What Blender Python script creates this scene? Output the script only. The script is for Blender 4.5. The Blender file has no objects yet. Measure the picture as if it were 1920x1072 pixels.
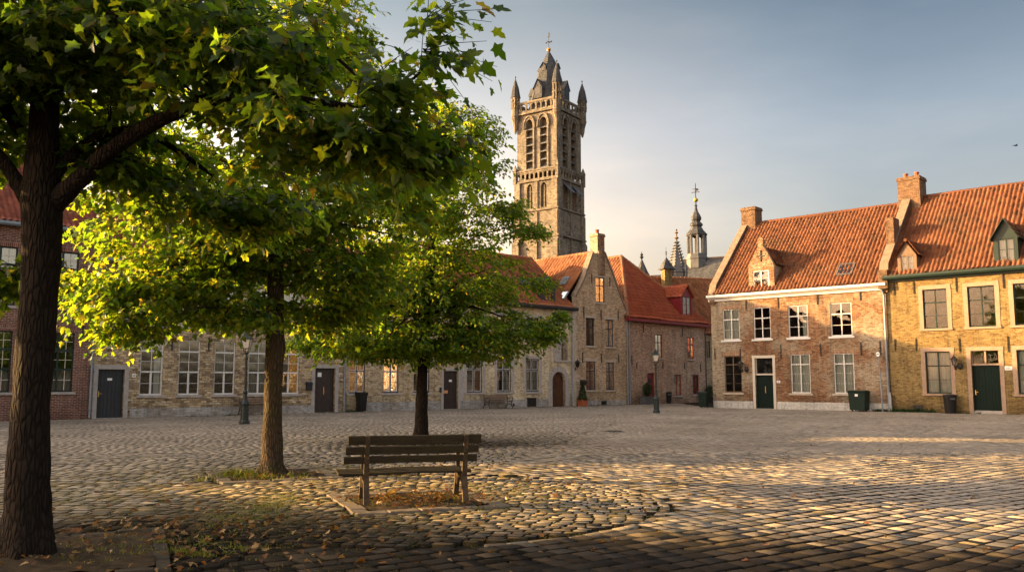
import bpy, bmesh, math, random
import numpy as np
from mathutils import Vector, Matrix
from mathutils.geometry import tessellate_polygon
random.seed(7)
RNG = np.random.default_rng(11)
SC = bpy.context.scene
COL = SC.collection
V3 = Vector
R = math.radians

# ------------------------------------------------------------------ camera
F_PX, PITCH, CAMH = 1620.0, R(6.34), 1.6
cam = bpy.data.objects.new('camera', bpy.data.cameras.new('camera'))
COL.objects.link(cam)
cam.location = (0, 0, CAMH)
cam.rotation_euler = (R(90) + PITCH, 0, 0)
cam.data.sensor_width = 36
cam.data.lens = 36 * F_PX / 1920
cam.data.clip_end = 3000
SC.camera = cam
CO = V3((0, 0, CAMH))
_F = V3((0, math.cos(PITCH), math.sin(PITCH)))
_U = V3((0, -math.sin(PITCH), math.cos(PITCH)))


def ray(px, py):
    return (V3((1, 0, 0)) * ((px - 960) / F_PX) + _U * (-(py - 536) / F_PX) + _F).normalized()


def ground(px, py):
    d = ray(px, py)
    return CO + d * (-CAMH / d.z)


def at(px, py, Y):
    d = ray(px, py)
    return CO + d * (Y / d.y)


def proj(p):
    q = V3(p) - CO
    f = q.dot(_F)
    return 960 + F_PX * q.x / f, 536 - F_PX * q.dot(_U) / f


# ------------------------------------------------------------------ tagging / linking
def tag(o, label=None, cat=None, group=None, kind=None):
    if label: o['label'] = label
    if cat: o['category'] = cat
    if group: o['group'] = group
    if kind: o['kind'] = kind
    return o


def empty(name, loc=(0, 0, 0), rz=0):
    o = bpy.data.objects.new(name, None)
    COL.objects.link(o)
    o.location = loc
    o.rotation_euler = (0, 0, rz)
    o.empty_display_size = .2
    return o


def copy_tree(o, parent=None):
    c = o.copy()
    COL.objects.link(c)
    c.parent = parent
    for ch in list(o.children):
        copy_tree(ch, c)
    return c


def fill_holes(outline, holes):
    """triangles (three 2-D points each, counter-clockwise) that fill OUTLINE outside HOLES"""
    from mathutils.geometry import delaunay_2d_cdt

    def inside(p, poly):
        c = False
        n = len(poly)
        for i in range(n):
            (x1, y1), (x2, y2) = poly[i][:2], poly[(i + 1) % n][:2]
            if (y1 > p[1]) != (y2 > p[1]) and p[0] < (x2 - x1) * (p[1] - y1) / (y2 - y1) + x1: c = not c
        return c
    vs, es = [], []
    for lp in [outline] + list(holes):
        k = len(vs); n = len(lp)
        vs += [V3((p[0], p[1], 0)).to_2d() for p in lp]
        es += [(k + i, k + (i + 1) % n) for i in range(n)]
    ov, _, of, _, _, _ = delaunay_2d_cdt(vs, es, [], 0, 1e-5)
    out = []
    for f in of:
        t = [ov[i] for i in f]
        c = (sum(q.x for q in t) / len(t), sum(q.y for q in t) / len(t))
        if not inside(c, outline) or any(inside(c, h) for h in holes): continue
        if (t[1].x - t[0].x) * (t[2].y - t[0].y) - (t[1].y - t[0].y) * (t[2].x - t[0].x) < 0: t = t[::-1]
        out.append(t)
    return out


class MB:
    """collects polygons; builds ONE mesh object with box-projected metre UVs"""

    def __init__(s):
        s.v, s.f, s.uv = [], [], []

    def poly(s, pts, uv=None):
        i = len(s.v)
        s.v += [tuple(p) for p in pts]
        s.f.append(tuple(range(i, i + len(pts))))
        s.uv.append(uv)
        return s

    def box(s, x0, x1, y0, y1, z0, z1):
        if x0 > x1: x0, x1 = x1, x0
        if y0 > y1: y0, y1 = y1, y0
        if z0 > z1: z0, z1 = z1, z0
        c = [(x, y, z) for x in (x0, x1) for y in (y0, y1) for z in (z0, z1)]
        for q in ((0, 1, 3, 2), (4, 6, 7, 5), (0, 4, 5, 1), (2, 3, 7, 6), (0, 2, 6, 4), (1, 5, 7, 3)):
            s.poly([c[k] for k in q])
        return s

    def obox(s, c, ax, ay, az, hx, hy, hz):
        c, ax, ay, az = V3(c), V3(ax).normalized(), V3(ay).normalized(), V3(az).normalized()
        p = [c + ax * (hx * i) + ay * (hy * j) + az * (hz * k) for i in (-1, 1) for j in (-1, 1) for k in (-1, 1)]
        for q in ((0, 1, 3, 2), (4, 6, 7, 5), (0, 4, 5, 1), (2, 3, 7, 6), (0, 2, 6, 4), (1, 5, 7, 3)):
            s.poly([p[k] for k in q])
        return s

    def bar(s, a, b, w, h=None, up=(0, 0, 1)):
        a, b = V3(a), V3(b)
        d = b - a
        u = V3(up)
        x = d.cross(u)
        if x.length < 1e-5: x = d.cross(V3((0, 1, 0)))
        x.normalize()
        z = x.cross(d).normalized()
        return s.obox((a + b) / 2, d, x, z, d.length / 2, w / 2, (h or w) / 2)

    def tube(s, pts, rad, n=8, cap=True):
        pts = [V3(p) for p in pts]
        if not hasattr(rad, '__len__'): rad = [rad] * len(pts)
        rings = []
        ref = None
        for i, p in enumerate(pts):
            d = (pts[min(i + 1, len(pts) - 1)] - pts[max(i - 1, 0)])
            if d.length < 1e-9: d = V3((0, 0, 1))
            d.normalize()
            if ref is None:
                ref = d.orthogonal().normalized()
            x = (ref - d * ref.dot(d))
            if x.length < 1e-6: x = d.orthogonal()
            x.normalize()
            ref = x
            y = d.cross(x)
            rings.append([p + x * (rad[i] * math.cos(2 * math.pi * k / n)) + y * (rad[i] * math.sin(2 * math.pi * k / n)) for k in range(n)])
        i0 = len(s.v)
        for r in rings: s.v += [tuple(q) for q in r]
        for i in range(len(rings) - 1):
            for k in range(n):
                a, b = i0 + i * n + k, i0 + i * n + (k + 1) % n
                s.f.append((a, b, b + n, a + n)); s.uv.append(None)
        if cap:
            s.f.append(tuple(i0 + k for k in reversed(range(n)))); s.uv.append(None)
            s.f.append(tuple(i0 + (len(rings) - 1) * n + k for k in range(n))); s.uv.append(None)
        return s

    def lathe(s, prof, c=(0, 0, 0), n=12, ph=0.0):
        i0 = len(s.v)
        for r, z in prof:
            for k in range(n):
                a = ph + 2 * math.pi * k / n
                s.v.append((c[0] + r * math.cos(a), c[1] + r * math.sin(a), c[2] + z))
        for i in range(len(prof) - 1):
            for k in range(n):
                a, b = i0 + i * n + k, i0 + i * n + (k + 1) % n
                s.f.append((a, b, b + n, a + n)); s.uv.append(None)
        s.f.append(tuple(i0 + k for k in reversed(range(n)))); s.uv.append(None)
        s.f.append(tuple(i0 + (len(prof) - 1) * n + k for k in range(n))); s.uv.append(None)
        return s

    def prism(s, poly, y0, y1, axis='y'):
        """extrude a closed 2-D polygon: axis y -> (x,z) polygon; axis x -> (y,z); axis z -> (x,y)"""
        def P(q, t):
            return {'y': (q[0], t, q[1]), 'x': (t, q[0], q[1]), 'z': (q[0], q[1], t)}[axis]
        n = len(poly)
        for t, rev in ((y0, False), (y1, True)):
            tri = tessellate_polygon([[V3((q[0], q[1], 0)) for q in poly]])
            for t3 in tri:
                s.poly([P(poly[k], t) for k in (t3 if not rev else t3[::-1])])
        for i in range(n):
            a, b = poly[i], poly[(i + 1) % n]
            s.poly([P(a, y0), P(b, y0), P(b, y1), P(a, y1)])
        return s

    def build(s, name, m, parent=None, smooth=False, recalc=True):
        me = bpy.data.meshes.new(name)
        me.from_pydata(s.v, [], s.f)
        if recalc:
            bm = bmesh.new(); bm.from_mesh(me)
            bmesh.ops.recalc_face_normals(bm, faces=bm.faces)
            bm.to_mesh(me); bm.free()
        ul = me.uv_layers.new(name='UVMap')
        co = np.array(s.v, dtype=np.float32).reshape(-1, 3)
        uvs = np.zeros((len(me.loops), 2), dtype=np.float32)
        for p in me.polygons:
            uu = s.uv[p.index]
            nx, ny, nz = (abs(k) for k in p.normal)
            ax = (1, 2) if (nx > ny and nx > nz) else ((0, 2) if ny >= nz else (0, 1))
            for li in p.loop_indices:
                vi = me.loops[li].vertex_index
                if uu is not None:
                    uvs[li] = uu[s.f[p.index].index(vi)]
                else:
                    uvs[li] = (co[vi, ax[0]], co[vi, ax[1]])
        ul.data.foreach_set('uv', uvs.ravel())
        if smooth:
            me.polygons.foreach_set('use_smooth', [True] * len(me.polygons))
        o = bpy.data.objects.new(name, me)
        me.materials.append(m)
        COL.objects.link(o)
        o.parent = parent
        return o


def mesh_np(name, V, F, m, uv=None, parent=None, smooth=False):
    me = bpy.data.meshes.new(name)
    V = np.asarray(V, dtype=np.float32); F = np.asarray(F, dtype=np.int32)
    n, k = F.shape
    me.vertices.add(len(V)); me.vertices.foreach_set('co', V.ravel())
    me.loops.add(n * k); me.loops.foreach_set('vertex_index', F.ravel())
    me.polygons.add(n)
    me.polygons.foreach_set('loop_start', np.arange(0, n * k, k, dtype=np.int32))
    me.polygons.foreach_set('loop_total', np.full(n, k, dtype=np.int32))
    if smooth: me.polygons.foreach_set('use_smooth', np.ones(n, dtype=bool))
    me.update(calc_edges=True)
    if uv is not None:
        ul = me.uv_layers.new(name='UVMap')
        ul.data.foreach_set('uv', np.asarray(uv, dtype=np.float32).ravel())
    me.materials.append(m)
    o = bpy.data.objects.new(name, me)
    COL.objects.link(o)
    o.parent = parent
    return o


# ------------------------------------------------------------------ materials
class NT:
    def __init__(s, name, rough=.8, spec=.3):
        s.m = bpy.data.materials.new(name)
        s.m.use_nodes = True
        s.t = s.m.node_tree
        s.b = s.t.nodes['Principled BSDF']
        s.out = s.t.nodes['Material Output']
        s.b.inputs['Roughness'].default_value = rough
        s.b.inputs['Specular IOR Level'].default_value = spec

    def n(s, typ, **kw):
        nd = s.t.nodes.new('ShaderNode' + typ)
        for k, v in kw.items():
            if k.startswith('_'): setattr(nd, k[1:], v)
            else:
                key = k.replace('__', ' ')
                nd.inputs[key].default_value = v
        return nd

    def l(s, a, b):
        s.t.links.new(a, b)

    def uv(s):
        return s.n('TexCoord').outputs['UV']

    def obj(s):
        return s.n('TexCoord').outputs['Object']

    def noise(s, vec, scale, detail=4, rough=.6):
        nd = s.n('TexNoise', Scale=scale, Detail=detail, Roughness=rough)
        if vec is not None: s.l(vec, nd.inputs['Vector'])
        return nd

    def ramp(s, fac, stops, interp='LINEAR'):
        nd = s.n('ValToRGB')
        cr = nd.color_ramp
        cr.interpolation = interp
        while len(cr.elements) < len(stops): cr.elements.new(.5)
        for e, (p, c) in zip(cr.elements, stops):
            e.position = p
            e.color = (*c, 1) if hasattr(c, '__len__') else (c, c, c, 1)
        s.l(fac, nd.inputs['Fac'])
        return nd.outputs['Color']

    def mix(s, fac, a, b, mode='MIX'):
        nd = s.n('Mix', _data_type='RGBA', _blend_type=mode)
        for sock, val in ((nd.inputs[0], fac), (nd.inputs[6], a), (nd.inputs[7], b)):
            if hasattr(val, 'node'): s.l(val, sock)
            elif hasattr(val, '__len__'): sock.default_value = (*val[:3], 1)
            else: sock.default_value = val
        return nd.outputs[2]

    def math(s, op, a, b=0.0, c=0.0):
        nd = s.n('Math', _operation=op)
        for sock, val in zip(nd.inputs, (a, b, c)):
            if hasattr(val, 'node'): s.l(val, sock)
            else: sock.default_value = val
        return nd.outputs[0]

    def bump(s, h, strength=.5, dist=.02):
        nd = s.n('Bump', Strength=strength, Distance=dist)
        s.l(h, nd.inputs['Height'])
        s.l(nd.outputs[0], s.b.inputs['Normal'])

    def color(s, c):
        if hasattr(c, 'node'): s.l(c, s.b.inputs['Base Color'])
        else: s.b.inputs['Base Color'].default_value = (*c, 1)


def plain(name, c, rough=.6, spec=.4, metal=0, var=.25, scale=6, bump=0.0):
    k = NT(name, rough, spec)
    nz = k.noise(k.obj(), scale, 6)
    lo = tuple(x * (1 - var) for x in c); hi = tuple(min(1, x * (1 + var)) for x in c)
    k.color(k.ramp(nz.outputs['Fac'], [(.3, lo), (.7, hi)]))
    k.b.inputs['Metallic'].default_value = metal
    if bump: k.bump(nz.outputs['Fac'], bump, .02)
    return k.m


def masonry(name, cols, mortar, bw=.22, rh=.07, ms=.008, distort=.02, patch=None, patch_scale=.5, patch_lo=.5, patch_hi=.62, bump=.7, patch_u=None, damp_shade=True):
    k = NT(name, .85, .2)
    uv = k.uv()
    dn = k.noise(uv, 6.0, 2)
    sub = k.n('VectorMath', _operation='SUBTRACT'); k.l(dn.outputs['Color'], sub.inputs[0]); sub.inputs[1].default_value = (.5, .5, .5)
    sc = k.n('VectorMath', _operation='SCALE'); k.l(sub.outputs[0], sc.inputs[0]); sc.inputs['Scale'].default_value = distort * 2
    add = k.n('VectorMath', _operation='ADD'); k.l(uv, add.inputs[0]); k.l(sc.outputs[0], add.inputs[1])
    br = k.n('TexBrick', Color1=(0, 0, 0, 1), Color2=(1, 1, 1, 1), Mortar=(.5, .5, .5, 1), Scale=1.0)
    br.inputs['Mortar Size'].default_value = ms
    br.inputs['Mortar Smooth'].default_value = .3
    br.inputs['Brick Width'].default_value = bw
    br.inputs['Row Height'].default_value = rh
    k.l(add.outputs[0], br.inputs['Vector'])
    n2 = k.noise(uv, 2.4 / bw * .55, 5, .75)
    tint = k.math('ADD', k.math('MULTIPLY', br.outputs['Color'], .6), k.math('MULTIPLY', n2.outputs['Fac'], .4))
    st = [(.12 + .76 * i / (len(cols) - 1), c) for i, c in enumerate(cols)]
    c = k.ramp(tint, st)
    if patch:
        pn = k.noise(uv, patch_scale, 6, .7)
        pfac = pn.outputs['Fac']
        if patch_u:      # more limewash on one end of the wall than on the other (u in tenths of 11 m)
            su = k.n('SeparateXYZ'); k.l(uv, su.inputs[0])
            off = k.ramp(k.math('DIVIDE', su.outputs[0], 11.0), [(q, v + .5) for q, v in patch_u])
            pfac = k.math('ADD', pfac, k.math('SUBTRACT', off, .5))
        pf = k.ramp(pfac, [(patch_lo, 0.0), (patch_hi, 1.0)])
        c2 = k.ramp(tint, [(.12 + .76 * i / (len(patch) - 1), q) for i, q in enumerate(patch)])
        c = k.mix(pf, c, c2)
    c = k.mix(br.outputs['Fac'], c, mortar)
    fn = k.noise(uv, 38, 5, .7)
    c = k.mix(1.0, c, k.ramp(fn.outputs['Fac'], [(.3, .62), (.7, 1.3)]), 'MULTIPLY')
    pn2 = k.noise(uv, 9, 4, .75)
    c = k.mix(1.0, c, k.ramp(pn2.outputs['Fac'], [(.34, .28), (.43, .95), (.7, 1.12)]), 'MULTIPLY')
    ln = k.noise(uv, .35, 5, .65)
    c = k.mix(1.0, c, k.ramp(ln.outputs['Fac'], [(.3, .78), (.7, 1.16)]), 'MULTIPLY')
    # rising damp and splash dirt at the foot of the wall, run-off streaks lower down than they are wide
    sz_ = k.n('SeparateXYZ'); k.l(uv, sz_.inputs[0])
    dlo = .6 if damp_shade else .9
    dmp = k.math('ADD', sz_.outputs[1], k.math('MULTIPLY', k.math('SUBTRACT', ln.outputs['Fac'], .5), 3.0))
    c = k.mix(1.0, c, k.ramp(dmp, [(0, dlo), (.35, (dlo + 1) / 2), (.8, 1.0)]), 'MULTIPLY')
    ms_ = k.n('Mapping'); ms_.inputs['Scale'].default_value = (1.6, .16, 1); k.l(uv, ms_.inputs['Vector'])
    st_ = k.noise(ms_.outputs[0], 1.6, 5, .7)
    c = k.mix(1.0, c, k.ramp(st_.outputs['Fac'], [(.34, .66), (.5, 1.0), (.7, 1.08)]), 'MULTIPLY')
    k.color(c)
    h = k.math('ADD', k.math('MULTIPLY', k.math('SUBTRACT', 1.0, br.outputs['Fac']), .7), k.math('ADD', k.math('MULTIPLY', fn.outputs['Fac'], .45), k.math('MULTIPLY', n2.outputs['Fac'], .8)))
    k.bump(h, bump, .03)
    return k.m


def tile_mat(name, cols, moss=(.10, .07, .035), moss_amt=.5):
    k = NT(name, .75, .25)
    uv = k.uv()
    fl = k.n('VectorMath', _operation='FLOOR'); k.l(uv, fl.inputs[0])
    wn = k.n('TexWhiteNoise', _noise_dimensions='2D'); k.l(fl.outputs[0], wn.inputs['Vector'])
    c = k.ramp(wn.outputs['Value'], [(i / (len(cols) - 1), q) for i, q in enumerate(cols)])
    nz = k.noise(k.obj(), .6, 7, .7)
    c = k.mix(k.ramp(nz.outputs['Fac'], [(.5, 0.0), (.75, moss_amt)]), c, moss)
    fn = k.noise(k.obj(), 25, 4)
    c = k.mix(1.0, c, k.ramp(fn.outputs['Fac'], [(.3, .7), (.7, 1.25)]), 'MULTIPLY')
    k.color(c)
    k.bump(fn.outputs['Fac'], .3, .01)
    return k.m


def glass_mat(name, ior):
    k = NT(name)
    fr = k.n('Fresnel', IOR=ior)
    nz = k.noise(k.obj(), 1.7, 1)
    bp = k.n('Bump', Strength=.06, Distance=.1); k.l(nz.outputs['Fac'], bp.inputs['Height'])
    gl = k.n('BsdfGlossy', Color=(.95, .95, .95, 1), Roughness=.015); k.l(bp.outputs[0], gl.inputs['Normal'])
    tr = k.n('BsdfTransparent', Color=(.72, .75, .73, 1))
    mx = k.n('MixShader'); k.l(fr.outputs[0], mx.inputs[0]); k.l(tr.outputs[0], mx.inputs[1]); k.l(gl.outputs[0], mx.inputs[2])
    k.l(mx.outputs[0], k.out.inputs['Surface'])
    return k.m


def leaf_mat(name, cols, tcols, tfac=.5):
    k = NT(name, .42, .35)
    uv = k.uv()
    sx = k.n('SeparateXYZ'); k.l(uv, sx.inputs[0])
    c = k.ramp(sx.outputs[0], cols)
    k.color(c)
    tc = k.ramp(sx.outputs[0], tcols)
    tl = k.n('BsdfTranslucent'); k.l(tc, tl.inputs['Color'])
    mx = k.n('MixShader'); mx.inputs[0].default_value = tfac
    k.l(k.b.outputs[0], mx.inputs[1]); k.l(tl.outputs[0], mx.inputs[2]); k.l(mx.outputs[0], k.out.inputs['Surface'])
    return k.m


def bark_mat(name, a, b, moss=None):
    k = NT(name, .9, .15)
    ob = k.obj()
    mp = k.n('Mapping'); mp.inputs['Scale'].default_value = (1, 1, .22); k.l(ob, mp.inputs['Vector'])
    vo = k.n('TexVoronoi', Scale=26, _feature='DISTANCE_TO_EDGE'); k.l(mp.outputs[0], vo.inputs['Vector'])
    nz = k.noise(mp.outputs[0], 14, 8, .7)
    h = k.math('ADD', k.math('MULTIPLY', k.math('MINIMUM', vo.outputs['Distance'], .25), 2.4), nz.outputs['Fac'])
    c = k.ramp(h, [(.35, a), (.95, b)])
    if moss:
        n3 = k.noise(ob, 2.2, 6, .7)
        c = k.mix(k.ramp(n3.outputs['Fac'], [(.46, 0.0), (.62, .75)]), c, moss)
    k.color(c)
    k.bump(h, 1.0, .05)
    return k.m


M = {}
M['brick_red'] = masonry('dark_red_brick', [(.11, .035, .022), (.17, .055, .035), (.21, .07, .045), (.27, .105, .065)], (.36, .31, .26), .22, .072, .011, .008, bump=.8)
M['stone_grey'] = masonry('grey_brown_rubble', [(.11, .072, .04), (.28, .195, .11), (.47, .35, .21), (.62, .47, .26), (.72, .63, .48)], (.31, .25, .18), .27, .105, .014, .06, patch=[(.15, .11, .08), (.36, .28, .2), (.62, .53, .42)], patch_lo=.5, patch_hi=.7, bump=1.0)
M['stone_tan'] = masonry('tan_rubble', [(0.216, 0.152, 0.0886), (0.405, 0.292, 0.164), (0.557, 0.43, 0.253), (0.683, 0.557, 0.38)], (0.506, 0.43, 0.329), .22, .085, .01, .04, patch=[(0.253, 0.189, 0.127), (0.455, 0.38, 0.278), (0.607, 0.531, 0.418)], patch_lo=.52, patch_hi=.7, bump=.9)
M['stone_cream'] = masonry('cream_rubble', [(0.315, 0.23, 0.133), (0.557, 0.436, 0.267), (0.678, 0.557, 0.363), (0.75, 0.653, 0.484)], (0.605, 0.532, 0.411), .22, .085, .01, .045, patch=[(0.411, 0.338, 0.242), (0.605, 0.532, 0.411)], patch_lo=.52, patch_hi=.7, bump=.9)
M['brick_brown'] = masonry('brown_brick', [(0.197, 0.129, 0.0756), (0.379, 0.25, 0.143), (0.514, 0.363, 0.22), (0.696, 0.559, 0.393)], (0.544, 0.439, 0.318), .2, .065, .009, .025, patch=[(0.302, 0.197, 0.129), (0.454, 0.318, 0.212), (0.575, 0.423, 0.302)], patch_lo=.5, patch_hi=.7, bump=.9)
M['brick_mauve'] = masonry('mauve_brown_brick', [(0.218, 0.133, 0.0936), (0.39, 0.242, 0.164), (0.515, 0.336, 0.234), (0.702, 0.546, 0.421)], (0.53, 0.406, 0.312), .2, .065, .009, .025, bump=.9)
M['brick_orange'] = masonry('weathered_red_brick', [(.055, .022, .012), (.16, .058, .026), (.235, .095, .042), (.29, .15, .07), (.36, .27, .165)], (.28, .21, .14), .21, .07, .01, .025, patch=[(.15, .105, .068), (.34, .27, .185), (.43, .37, .285), (.29, .165, .08)], patch_scale=.42, patch_lo=.44, patch_hi=.58, bump=.9, patch_u=[(0, .16), (.18, .05), (.3, -.07), (.6, -.05), (.75, .02), (1, .04)])
M['brick_yellow'] = masonry('yellow_brick', [(0.101, 0.0585, 0.0211), (0.226, 0.144, 0.0507), (0.289, 0.195, 0.0702), (0.343, 0.254, 0.109)], (0.242, 0.179, 0.0936), .21, .07, .01, .03, patch=[(0.125, 0.078, 0.0328), (0.211, 0.148, 0.0608), (0.296, 0.234, 0.113)], patch_lo=.5, patch_hi=.66, bump=.9)
M['brick_chimney'] = masonry('sooty_chimney_brick', [(0.0624, 0.0351, 0.0218), (0.133, 0.0702, 0.039), (0.187, 0.105, 0.0585), (0.234, 0.156, 0.0936)], (0.203, 0.148, 0.101), .21, .07, .01, .025, bump=.9)
M['whitewash'] = masonry('whitewashed_brick', [(0.488, 0.459, 0.419), (0.605, 0.585, 0.546), (0.683, 0.663, 0.634)], (0.488, 0.468, 0.439), .21, .07, .008, .015, patch=[(0.39, 0.351, 0.312), (0.585, 0.556, 0.508)], patch_lo=.55, patch_hi=.75, bump=.6, damp_shade=False)
M['limewash'] = masonry('grey_limewash', [(.3, .28, .26), (.42, .4, .38), (.5, .48, .47)], (.34, .32, .3), .26, .1, .01, .04, patch=[(.2, .17, .13), (.34, .29, .23)], patch_lo=.48, patch_hi=.6, bump=.9, damp_shade=False)
M['soldier_red'] = masonry('red_soldier_brick', [(.12, .04, .025), (.2, .065, .04), (.28, .1, .06)], (.36, .31, .26), .072, .24, .01, .004, bump=.7)
M['soldier_orange'] = masonry('orange_soldier_brick', [(0.234, 0.101, 0.0507), (0.312, 0.156, 0.078), (0.39, 0.281, 0.187)], (0.359, 0.281, 0.203), .072, .24, .01, .004, bump=.7)
M['soldier_yellow'] = masonry('yellow_soldier_brick', [(0.234, 0.156, 0.0624), (0.374, 0.265, 0.109), (0.437, 0.328, 0.156)], (0.359, 0.281, 0.156), .072, .24, .01, .004, bump=.7)
M['tower_stone'] = masonry('tower_stone', [(0.101, 0.0858, 0.0663), (0.187, 0.156, 0.117), (0.257, 0.215, 0.16), (0.312, 0.269, 0.203)], (0.211, 0.183, 0.148), .5, .24, .012, .03, patch=[(0.078, 0.0702, 0.0585), (0.14, 0.125, 0.101), (0.203, 0.179, 0.148)], patch_scale=.22, patch_lo=.46, patch_hi=.62, bump=.8)
M['bluestone'] = plain('bluestone_trim', (.34, .31, .29), .8, .25, 0, .2, 5, .2)
M['sandstone'] = plain('pale_stone_trim', (.42, .35, .28), .8, .25, 0, .18, 5, .2)
M['pink_stone'] = plain('pinkish_stone_trim', (0.295, 0.205, 0.148), .8, .25, 0, .16, 5, .2)
M['coping'] = plain('coping_stone', (0.18, 0.139, 0.102), .85, .2, 0, .3, 4, .3)
M['tile_orange'] = tile_mat('orange_pantiles', [(0.08, 0.032, 0.016), (0.136, 0.048, 0.0216), (0.176, 0.0656, 0.0288), (0.104, 0.0376, 0.0176), (0.176, 0.076, 0.0368)], (0.044, 0.0336, 0.0208), .8)
M['tile_tan'] = tile_mat('tan_pantiles', [(0.192, 0.072, 0.0336), (0.269, 0.106, 0.048), (0.326, 0.144, 0.0672), (0.221, 0.0864, 0.0384)], (0.096, 0.0624, 0.0307), .55)
M['tile_red'] = tile_mat('red_pantiles', [(0.25, 0.055, 0.026), (0.31, 0.075, 0.033), (0.36, 0.095, 0.042), (0.28, 0.065, 0.03)], (0.14, 0.055, 0.03), .4)
M['tile_brown'] = tile_mat('brown_mossy_tiles', [(.2, .07, .035), (.28, .095, .045), (.34, .12, .06)], (.1, .085, .04), .7)
M['tile_old'] = tile_mat('old_red_tiles', [(.2, .06, .04), (.27, .08, .05), (.32, .1, .065)], (.12, .07, .045), .5)
M['slate'] = masonry('grey_slate', [(0.048, 0.0504, 0.056), (0.076, 0.08, 0.0864), (0.104, 0.108, 0.112)], (0.04, 0.04, 0.044), .3, .2, .006, .01, bump=.5)
M['lead'] = plain('grey_lead', (0.0984, 0.102, 0.107), .55, .4, .3, .25, 3)
M['zinc'] = plain('zinc_pipe', (.22, .25, .29), .5, .4, .5, .2, 4)
M['white'] = plain('white_paint', (.6, .59, .57), .45, .4, 0, .06, 8)
M['cream'] = plain('cream_paint', (0.541, 0.476, 0.394), .5, .4, 0, .1, 6)
M['green_dark'] = plain('dark_green_paint', (.009, .022, .018), .45, .3, 0, .3, 6)
M['green_door'] = plain('green_door_paint', (.0025, .011, .0085), .55, .12, 0, .25, 5)
M['blue_dark'] = plain('dark_blue_paint', (.012, .02, .042), .35, .5, 0, .3, 6)
M['black_paint'] = plain('black_paint', (.012, .013, .015), .4, .5, 0, .3, 6)
M['slate_door'] = plain('slate_grey_door_paint', (.017, .02, .025), .5, .4, 0, .3, 5)
M['brown_door'] = plain('brown_black_door_paint', (.022, .014, .013), .5, .4, 0, .35, 5)
M['oak'] = plain('brown_oak', (.07, .028, .012), .6, .3, 0, .45, 7, .3)
M['red_paint'] = plain('dark_red_paint', (.17, .008, .014), .45, .4, 0, .2, 5)
M['iron'] = plain('wrought_iron', (.014, .013, .013), .6, .4, 0, .4, 9)
M['iron_green'] = plain('dark_green_cast_iron', (.012, .02, .019), .45, .5, .2, .3, 9)
M['brass'] = plain('brass', (.55, .36, .12), .35, .5, .9, .15, 9)
M['copper'] = plain('copper_plate', (.62, .30, .14), .4, .5, .3, .15, 9)
M['gold'] = plain('gilded_ball', (.75, .45, .1), .3, .5, .9, .1, 9)
M['curtain'] = plain('white_net_curtain', (.62, .62, .58), .9, .1, 0, .1, 4)
M['plaster'] = plain('room_plaster', (.2, .17, .14), .9, .1, 0, .15, 2)
M['plate_white'] = plain('white_enamel', (.75, .74, .72), .4, .5, 0, .05, 9)
M['ink'] = plain('dark_ink', (.05, .07, .1), .7, .2, 0, .1, 9)
M['ink_red'] = plain('red_ink', (.22, .03, .03), .7, .2, 0, .1, 9)
M['terracotta'] = plain('terracotta', (.3, .085, .04), .8, .2, 0, .2, 6)
M['bin_black'] = plain('black_plastic', (.008, .008, .009), .5, .25, 0, .2, 5)
M['bin_green'] = plain('dark_green_plastic', (.003, .016, .011), .5, .2, 0, .2, 5)
M['lamp_glass'] = plain('frosted_lamp_glass', (.55, .5, .42), .25, .5, 0, .1, 5)
M['glass'] = glass_mat('window_glass', 1.65)
M['glass_old'] = glass_mat('old_window_glass', 2.6)
M['wood_grey'] = plain('weathered_wood', (.16, .11, .075), .85, .2, 0, .35, 12, .3)
# ------------------------------------------------------------------ houses
class Frame:
    def __init__(s, A, B):
        s.P = V3((A.x, A.y, 0))
        d = V3((B.x - A.x, B.y - A.y, 0))
        s.L = d.length
        s.X = d.normalized()
        s.Y = V3((-s.X.y, s.X.x, 0))
        s.ang = math.atan2(s.X.y, s.X.x)

    def uz(s, px, py, y=0.0):
        d = ray(px, py)
        t = ((s.P + s.Y * y - CO).dot(s.Y)) / d.dot(s.Y)
        p = CO + d * t
        return (p - s.P).dot(s.X), p.z


class House:
    def __init__(s, fr, u0, u1, name, label, cat='house', group=None):
        s.fr, s.u0, s.w = fr, u0, u1 - u0
        s.root = tag(empty(name, fr.P + fr.X * u0, fr.ang), label, cat, group)
        s.holes = []

    def uz(s, px, py, y=0.0):
        u, z = s.fr.uz(px, py, y)
        return u - s.u0, z

    def u(s, px, py, y=0.0): return s.uz(px, py, y)[0]
    def z(s, px, py, y=0.0): return s.uz(px, py, y)[1]

    def rect(s, x0, y0, x1, y1, y=0.0):
        ym, xm = (y0 + y1) / 2, (x0 + x1) / 2
        return [s.u(x0, ym, y), s.u(x1, ym, y), s.z(xm, y1, y), s.z(xm, y0, y)]

    def world(s, u, y, z):
        return s.fr.P + s.fr.X * (s.u0 + u) + s.fr.Y * y + V3((0, 0, z))

    def proj(s, u, y, z): return proj(s.world(u, y, z))


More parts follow.
